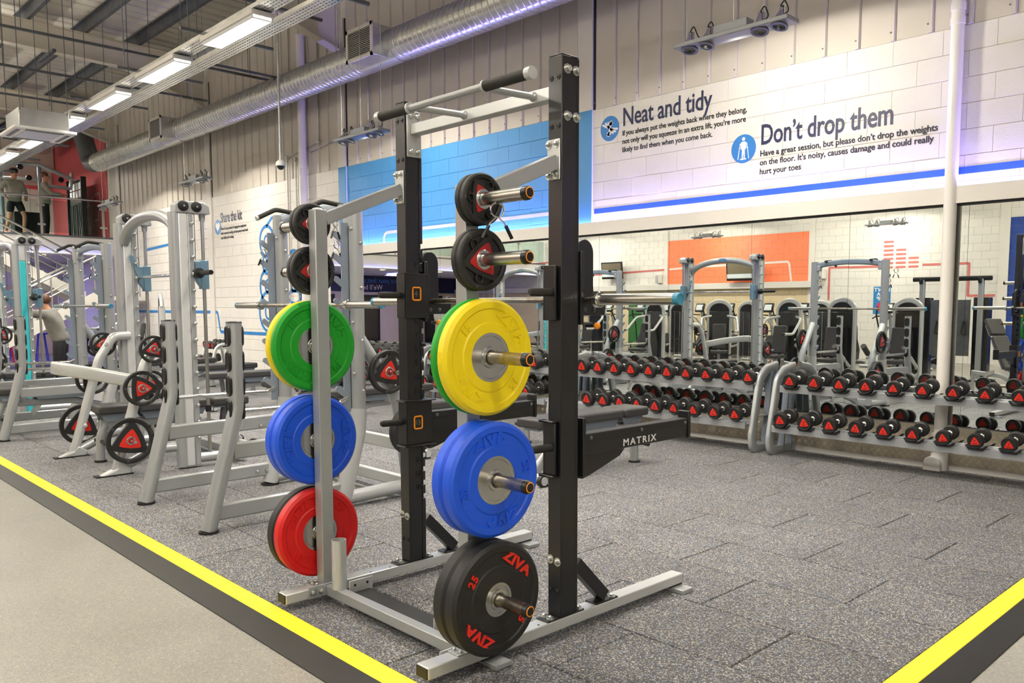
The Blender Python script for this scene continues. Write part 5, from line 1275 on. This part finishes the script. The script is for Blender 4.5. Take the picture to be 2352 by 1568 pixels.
def cardio(label):
    t = thing('cross_trainer', label, 'cardio machine', (0, 0, 0), 'cardio machines')
    part('base_frame', MB().sweep(fillet([(0, -.75, .08), (0, .75, .08)], .1), rrect(.14, .10, .03)), 'silver_paint', t)
    for y in (-.75, .75): part('cross_foot', MB().tube([(-.32, y, .04), (.32, y, .04)], .04, 10), 'silver_paint', t)
    part('drive_housing', MB().prism([(.10, .1), (.72, .1), (.78, .40), (.60, .72), (.30, .74), (.12, .45)], (0, 0, 0), (0, 1, 0), (0, 0, 1), -.14, .14), 'black_plastic', t, bevel=.03)
    part('flywheel_disc', MB().lathe([(.0001, .012), (.22, .012), (.25, 0), (.0001, 0)], (.142, .42, .42), (1, 0, 0), 24), 'light_silver', t)
    part('mast', MB().sweep(fillet([(0, .45, .6), (0, .32, 1.30), (0, .22, 1.55)], .3), rrect(.08, .10, .03)), 'silver_paint', t)
    part('console', MB().box((0, .16, 1.58), (.34, .07, .30), rx=-.35), 'black_plastic', t, bevel=.03); part('console_screen', MB().box((0, .118, 1.59), (.24, .01, .18), rx=-.35), 'screen_band', t)
    for s in (-1, 1):
        part('swing_arm', MB().tube(fillet([(s * .26, .30, .35), (s * .27, .22, 1.05), (s * .26, .02, 1.38), (s * .22, -.02, 1.62)], .2), .022, 10), 'black_paint', t)
        part('fixed_handle', MB().tube(fillet([(s * .06, .26, 1.35), (s * .30, .12, 1.36), (s * .30, -.12, 1.30)], .08), .018, 10), 'grip_rubber', t)
        part('pedal_arm', MB().sweep([(s * .16, .42, .42), (s * .16, -.70, .25)], rrect(.05, .07, .02)), 'silver_paint', t)
        part('foot_plate', MB().bx(s * .16 - .09, s * .16 + .09, -.50, -.12, .33, .37), 'black_rubber', t, bevel=.01)
    return t
cd0 = cardio('cross trainer reflected at the right end of the cardio row'); cd0.location = (-8.2, -6.6, ZB); cd0.rotation_euler = (0, 0, PI)
for i in range(11):
    copy_tree(cd0, (-9.45 - 1.25 * i, -6.6 - .2 * (i % 2), ZB), PI, 'cross trainer %s from the right in the reflected cardio row' % ('second', 'third', 'fourth', 'fifth', 'sixth', 'seventh', 'eighth', 'ninth', 'tenth', 'eleventh', 'twelfth')[i])
# dual cable tower near the right end of the front wall
t = thing('cable_tower', 'tall grey cable tower reflected behind the white downpipe', 'cable machine', (-6.6, -3.2, ZB))
for x in (-7.2, -6.0):
    part('column', MB().bx(x - .05, x + .05, -3.25, -3.15, ZB, 2.15), 'silver_paint', t, bevel=.01); part('stack_cover', MB().bx(x - .16, x + .16, -3.45, -3.25, .05, 1.75), 'smoked_shroud', t, bevel=.01)
    part('pulley', MB().cyl((x - .02, -3.1, 2.1), (x + .02, -3.1, 2.1), .06, 16), 'black_plastic', t); part('base', MB().bx(x - .25, x + .25, -3.6, -2.9, ZB, .03), 'silver_paint', t, bevel=.01)
part('top_beam', MB().tube([(-7.4, -3.2, 2.15), (-5.8, -3.2, 2.15)], .05, 14), 'black_paint', t); part('accessory_board', MB().bx(-7.0, -6.2, -3.22, -3.19, .5, 1.7), 'galv_dark', t)
for i, x in enumerate((-6.85, -6.55, -6.3)): part('rope_handle', MB().tube(fillet([(x, -3.16, 1.25), (x - .04, -3.15, .98), (x + .05, -3.15, .95), (x + .03, -3.15, 1.22)], .04), .016, 8), 'grip_rubber', t)

# ---------------------------------------------------------------- things on the front wall
def tv(x, z, label):
    y = YF + .35
    t = thing('television', label, 'television', (x, y, z), 'wall televisions')
    part('casing', MB().box((x, y, z), (1.05, .06, .64), rx=-.12), 'black_plastic', t, bevel=.012)
    part('screen', MB().box((x, y + .033, z + .0), (.95, .004, .54), rx=-.12), 'screen_pic', t); part('caption_band', MB().box((x, y + .05, z - .17), (.95, .004, .14), rx=-.12), 'screen_band', t)
    part('side_panel', MB().box((x - .30, y + .040, z + .06), (.28, .004, .30), rx=-.12), 'screen_dark', t)
    part('bracket', MB().tube([(x, y - .03, z), (x, YF + .01, z + .05)], .03, 10), 'black_paint', t)
tv(-15.3, 2.78, 'wall television on the orange panel behind the Smith machine'); tv(-21.0, 2.98, 'wall television on the white wall left of the orange panel')
def speaker(x, z, label, y=YF, s=1):
    t = thing('wall_speaker', label, 'speaker', (x, y + s * .12, z), 'small wall speakers')
    part('cabinet', MB().prism([(-.11, 0), (.11, 0), (.08, .18), (-.08, .18)], (x, y + s * .02, z - .16), (1, 0, 0), (0, s, 0), 0 if s > 0 else -.32, .32 if s > 0 else 0), 'pvc_white', t, bevel=.015)
    part('cloth_front', MB().box((x, y + s * .205, z), (.13, .006, .27)), 'light_silver', t); part('bracket', MB().box((x, y + s * .01, z), (.06, .02, .1)), 'galv_dark', t)
speaker(-12.5, 2.62, 'small white speaker at the right edge of the orange panel'); speaker(-18.95, 2.62, 'small white speaker at the left edge of the orange panel'); speaker(-14.6, 2.28, 'small white wall speaker behind the squat rack on the block wall', YW, -1)
po = thing('wall_poster', 'tall blue poster with white words and a red circle', 'poster', (-10.6, YF, 1.8))
part('sheet', MB().bx(-10.86, -10.34, YF + .001, YF + .006, 1.38, 2.20), 'poster_blue', po)
for i, l in enumerate(('DON’T', 'BE A', 'DRIP')): part('lettering', text(MB(), l, (-10.6, YF + .007, 2.10 - .13 * i), (-1, 0, 0), (0, 0, 1), .15, .001, .003), 'print_white', po)
part('red_circle', MB().lathe([(.07, 0), (.07, .002), (.15, .002), (.15, 0)], (-10.6, YF + .006, 1.60), (0, 1, 0), 28), 'poster_red', po); part('red_bar', MB().box((-10.6, YF + .009, 1.60), (.24, .002, .06)), 'poster_red', po)
gb = solo('banner_stand', MB().bx(-19.2, -18.4, -7.52, -7.50, ZB, 2.0), 'banner_green', 'green roll-up banner reflected behind the cardio row', 'banner', (-18.8, -7.5, ZB))

# ================================================================ MEZZANINE EQUIPMENT
mx, my = -27.1, 6.33
t = thing('cable_crossover', 'grey cable machine frame with pulleys on the mezzanine', 'cable machine', (mx, my, ZM))
for x, y, h in ((mx, my - 1.1, 1.9), (mx - .3, my - .7, 2.05), (mx + .1, my + .15, 2.05)):
    part('column', MB().sweep([(x, y, ZM), (x, y, ZM + h)], rrect(.08, .10, .03)), 'grey_blue_paint', t)
part('top_beam', MB().tube(fillet([(mx, my - 1.25, ZM + 1.95), (mx - .2, my - .7, ZM + 2.1), (mx + .1, my + .15, ZM + 2.1), (mx + .25, my + 1.0, ZM + 1.75)], .1), .05, 14), 'silver_paint', t)
part('low_beam', MB().tube([(mx - .3, my - .7, ZM + 1.7), (mx + .1, my + .15, ZM + 1.7)], .04, 12), 'silver_paint', t); part('arm', MB().tube(fillet([(mx + .1, my + .15, ZM + 1.55), (mx + .2, my + .9, ZM + 1.5), (mx + .2, my + .95, ZM + 1.95)], .05), .05, 12), 'silver_paint', t)
for y, z in ((-1.3, 1.6), (-.3, 2.0), (.7, 1.75), (-.1, 1.72)): part('pulley', MB().cyl((mx + .03, my + y, ZM + z), (mx + .08, my + y, ZM + z), .075, 16), 'black_plastic', t)
part('stack_box', MB().bx(mx - .25, mx + .25, my - .55, my + .15, ZM, ZM + .75), 'black_paint', t, bevel=.01); part('cable', MB().cyl((mx + .05, my - .1, ZM + .75), (mx + .05, my - .1, ZM + 1.7), .005, 6), 'galv_dark', t)
t = thing('storage_board', 'dark equipment board with hooks standing on the mezzanine', 'rack', (-27.0, 7.35, ZM))
part('board', MB().bx(-27.6, -26.3, 7.36, 7.42, ZM + .02, ZM + 1.75), 'smoked_shroud', t, bevel=.01); part('side_post', MB().bx(-27.66, -27.6, 7.32, 7.46, ZM, ZM + 1.8).bx(-26.3, -26.24, 7.32, 7.46, ZM, ZM + 1.8), 'black_paint', t)
for i in range(8): part('instruction_card', MB().bx(-27.45 + (i % 4) * .28, -27.25 + (i % 4) * .28, 7.352, 7.36, ZM + 1.25 + (i // 4) * .22, ZM + 1.44 + (i // 4) * .22), 'print_white', t)
for i in range(3): part('hanging_bar', MB().tube(arc_pts(lambda u: (-27.3 + i * .36 + (.05 * math.sin(u * 9) if i == 2 else 0), 7.33, ZM + .12 + u * .95), 0, 1, 18), .018, 8), 'galv_dark', t)

# ================================================================ PEOPLE
def skin_mesh(name, verts, edges, rad, m, parent, sub=2):
    me = bpy.data.meshes.new(name); me.from_pydata(verts, edges, [])
    o = bpy.data.objects.new(name, me); COL.objects.link(o); o.parent = parent; me.materials.append(M[m])
    sk = o.modifiers.new('skin', 'SKIN'); sk.use_smooth_shade = True
    if not me.skin_vertices: me.attributes.new if False else None
    return o, sk
def person(label, loc, rotz, J, top, bottom, hair, cap=None, shorts=False):
    """J: joint name -> local position (x right, y forward, z up), metres"""
    t = thing('person', label, 'person', loc)
    order = ['pelvis', 'belly', 'chest', 'neck', 'head', 'crown']
    def build(name, chain_list, radf, m, sub):
        vs, es, rs, idx = [], [], [], {}
        for ch in chain_list:
            prev = None
            for n in ch:
                if n not in idx: idx[n] = len(vs); vs.append(J[n]); rs.append(radf(n))
                if prev is not None: es.append((prev, idx[n]))
                prev = idx[n]
        import bmesh
        bm = bmesh.new(); lay = bm.verts.layers.skin.verify(); bv = []
        for i, p in enumerate(vs):
            v = bm.verts.new(p); r = rs[i]; v[lay].radius = r if isinstance(r, tuple) else (r, r); v[lay].use_root = (i == 0); bv.append(v)
        for a, b in es: bm.edges.new((bv[a], bv[b]))
        me = bpy.data.meshes.new(name); bm.to_mesh(me); bm.free(); me.materials.append(M[m])
        o = bpy.data.objects.new(name, me); COL.objects.link(o); o.parent = t
        s = o.modifiers.new('skin', 'SKIN'); s.use_smooth_shade = True
        d = o.modifiers.new('sub', 'SUBSURF'); d.levels = sub; d.render_levels = sub
        return o
    R = dict(pelvis=(.11, .08), belly=(.10, .075), chest=(.115, .08), neck=.055, head=(.075, .092), crown=(.06, .07), hip=.078, knee=.058, ankle=.040, toe=.035, shoulder=.050, elbow=.040, wrist=.030, palm=(.036, .02))
    def rb(n):
        k = n.rstrip('LR'); 
        if k.startswith('f'): return .009
        return R[k]
    chains = [['pelvis', 'belly', 'chest', 'neck', 'head', 'crown']]
    for s in 'LR':
        chains += [['pelvis', 'hip' + s, 'knee' + s, 'ankle' + s, 'toe' + s], ['chest', 'shoulder' + s, 'elbow' + s, 'wrist' + s, 'palm' + s]]
        w, e = Vector(J['wrist' + s]), Vector(J['elbow' + s]); d = (w - e).normalized(); sd = d.cross(Vector((0, 0, 1)))
        sd = sd.normalized() if sd.length > .05 else Vector((1, 0, 0)); dn = d.cross(sd).normalized()
        J['palm' + s] = tuple(w + d * .075)
        for i in range(4):
            a = w + d * .085 + sd * (.027 - .018 * i); L1 = (.036, .042, .038, .030)[i]
            J['f%da%s' % (i, s)] = tuple(a); J['f%db%s' % (i, s)] = tuple(a + d * L1); J['f%dc%s' % (i, s)] = tuple(a + d * (L1 * 1.5) - dn * L1 * .8)
            chains.append(['palm' + s, 'f%da%s' % (i, s), 'f%db%s' % (i, s), 'f%dc%s' % (i, s)])
        J['f9a' + s] = tuple(w + d * .04 + sd * .04); J['f9b' + s] = tuple(w + d * .075 + sd * .055)
        chains.append(['wrist' + s, 'f9a' + s, 'f9b' + s])
    build('body', chains, rb, 'skin', 2)
    S = dict(pelvis=(.19, .15), belly=(.19, .15), chest=(.205, .16), neck=.075, shoulder=.085, elbow=.062, wrist=.045)
    J['hem'] = tuple(Vector(J['pelvis']) - Vector((0, 0, .07)))
    build('sweater', [['hem', 'pelvis', 'belly', 'chest', 'neck'], ['chest', 'shoulderL', 'elbowL', 'wristL'], ['chest', 'shoulderR', 'elbowR', 'wristR']], lambda n: S.get(n.rstrip('LR'), (.18, .14)), top, 2)
    Tn = dict(pelvis=(.175, .135), hip=.105, knee=.078, ankle=.065)
    J['waist'] = tuple(Vector(J['pelvis']) + Vector((0, 0, .10)))
    for s in 'LR': J['mid' + s] = tuple((Vector(J['hip' + s]) * .25 + Vector(J['knee' + s]) * .75))
    lc = [['waist', 'pelvis', 'hipL'] + (['midL'] if shorts else ['kneeL', 'ankleL']), ['pelvis', 'hipR'] + (['midR'] if shorts else ['kneeR', 'ankleR'])]
    build('shorts' if shorts else 'trousers', lc, lambda n: Tn.get(n.rstrip('LR'), (.165, .125) if n == 'waist' else .095), bottom, 2)
    for s in 'LR':
        a, b = Vector(J['ankle' + s]), Vector(J['toe' + s])
        o = link('shoe', MB().ball((a + b) / 2 + Vector((0, 0, -.015)), .06, 12, 8, (.75, 2.1, .75)).mesh('shoe'), 'black_plastic', t)
    h = Vector(J['head']); c = Vector(J['crown']); ctr = (h + c) / 2; f = Vector(J.get('face', (0, 1, 0))).normalized(); rt = f.cross(Vector((0, 0, 1))).normalized(); up = rt.cross(f)
    hm = MB().ball(ctr - f * .018 + up * .028, .108, 16, 10, (.92, 1.0, 1.0))
    hm.v = [v for v in hm.v]
    hair_o = link('hair', MB().ball(ctr - f * .03 + up * .045, .098, 16, 10, (.95, 1.0, .92)).mesh('hair'), hair, t)
    if cap: link('cap', MB().ball(ctr - f * .012 + up * .060, .106, 16, 10, (1, 1.05, .8)).mesh('cap'), cap, t)
    face = MB().ball(ctr + f * .094 - up * .03, .016, 8, 6, (.8, 1, 1.4)); link('nose', face.mesh('nose'), 'skin', t)
    for s in (-1, 1):
        link('eye', MB().ball(ctr + f * .080 + rt * .033 * s + up * .005, .010, 8, 6).mesh('eye'), 'print_black', t)
        link('ear', MB().ball(ctr + rt * .086 * s - f * .01 - up * .015, .03, 8, 6, (.5, .8, 1.1)).mesh('ear'), 'skin', t)
    link('mouth', MB().ball(ctr + f * .078 - up * .068, .018, 8, 6, (1.1, .4, .3)).mesh('mouth'), 'dark_red_label', t)
    t.rotation_euler = (0, 0, rotz)
    return t
def base_pose(**k):
    J = dict(pelvis=(0, 0, .95), belly=(0, .01, 1.10), chest=(0, .01, 1.32), neck=(0, .02, 1.50), head=(0, .05, 1.60), crown=(0, .05, 1.72),
             hipL=(-.10, 0, .90), kneeL=(-.11, .03, .50), ankleL=(-.11, 0, .09), toeL=(-.12, .15, .045), hipR=(.10, 0, .90), kneeR=(.11, .03, .50), ankleR=(.11, 0, .09), toeR=(.12, .15, .045),
             shoulderL=(-.20, 0, 1.42), elbowL=(-.27, -.02, 1.15), wristL=(-.25, .10, .92), shoulderR=(.20, 0, 1.42), elbowR=(.27, -.02, 1.15), wristR=(.25, .10, .92))
    J.update(k); return J
# man by the cyan striped Smith machine, leaning and pulling with raised arms
person('man in a grey sweater pulling with raised arms behind the cyan strip', (-15.3, 3.86, 0), PI - .5, base_pose(chest=(0, .10, 1.26), neck=(0, .17, 1.42), head=(0, .24, 1.50), crown=(0, .25, 1.60), belly=(0, .05, 1.08),
       shoulderL=(-.20, .14, 1.36), elbowL=(-.30, .42, 1.36), wristL=(-.20, .60, 1.52), shoulderR=(.20, .14, 1.36), elbowR=(.30, .42, 1.34), wristR=(.20, .62, 1.50)), 'cloth_grey', 'cloth_black', 'hair_brown')
person('person in a dark cap, grey hoodie and black shorts striding on the mezzanine', (-26.0, 5.62, ZM), -1.2, base_pose(kneeL=(-.12, .22, .52), ankleL=(-.12, .15, .13), toeL=(-.12, .30, .09), ankleR=(.12, -.25, .12), toeR=(.12, -.10, .05), kneeR=(.11, -.05, .50),
       elbowL=(-.36, -.06, 1.18), wristL=(-.26, .10, 1.02), elbowR=(.36, -.06, 1.18), wristR=(.27, .08, 1.0)), 'cloth_pale', 'cloth_black', 'hair_dark', 'cloth_black', True)
person('person in a grey patterned hoodie standing at the mezzanine cable machine', (-26.05, 6.35, ZM), -.3, base_pose(elbowL=(-.28, .16, 1.18), wristL=(-.16, .40, 1.18), elbowR=(.28, .16, 1.18), wristR=(.16, .42, 1.18)), 'cloth_pale', 'cloth_black', 'hair_brown')
# blue and red chairs in the lobby
def stool(x, y, m, lab):
    t = thing('lobby_stool', lab, 'stool', (x, y, 0), 'stools in the lobby')
    part('seat', MB().cyl((x, y, .72), (x, y, .76), .18, 18), m, t)
    for a in range(4): part('leg', MB().cyl((x + .1 * math.cos(a * PI / 2 + .7), y + .1 * math.sin(a * PI / 2 + .7), .72), (x + .2 * math.cos(a * PI / 2 + .7), y + .2 * math.sin(a * PI / 2 + .7), ZB), .014, 8), m, t)
for i, (x, y, m, lab) in enumerate(((-26.5, 6.2, 'blue_plastic', 'bright blue lobby stool nearest the stairs'), (-27.2, 5.7, 'blue_plastic', 'bright blue lobby stool behind the first one'), (-26.2, 5.3, 'red_plastic', 'red lobby stool left of the blue stools'))): stool(x, y, m, lab)
# small round dumbbell stand by the block wall
t = thing('dumbbell_stand', 'small curved stand for studio dumbbells against the block wall', 'stand', (-15.6, 6.6, 0))
for x in (-15.85, -15.35): part('side_tube', MB().tube(fillet([(x, 6.25, .03), (x, 6.45, .75), (x, 6.75, .80), (x, 6.85, .03)], .15), .03, 12), 'light_silver', t)
for y, z in ((6.40, .42), (6.52, .68)): part('shelf', MB().bx(-15.85, -15.35, y - .04, y + .16, z, z + .02), 'light_silver', t)
for i in range(3):
    for k, (y, z) in enumerate(((6.28, .50), (6.40, .76))): dumbbell(12, -15.78 + .18 * i, y, z, 'black dumbbell with red face, %s on the %s shelf of the small stand' % (('left', 'middle', 'right')[i], ('lower', 'upper')[k]), 'dumbbells on the small stand')
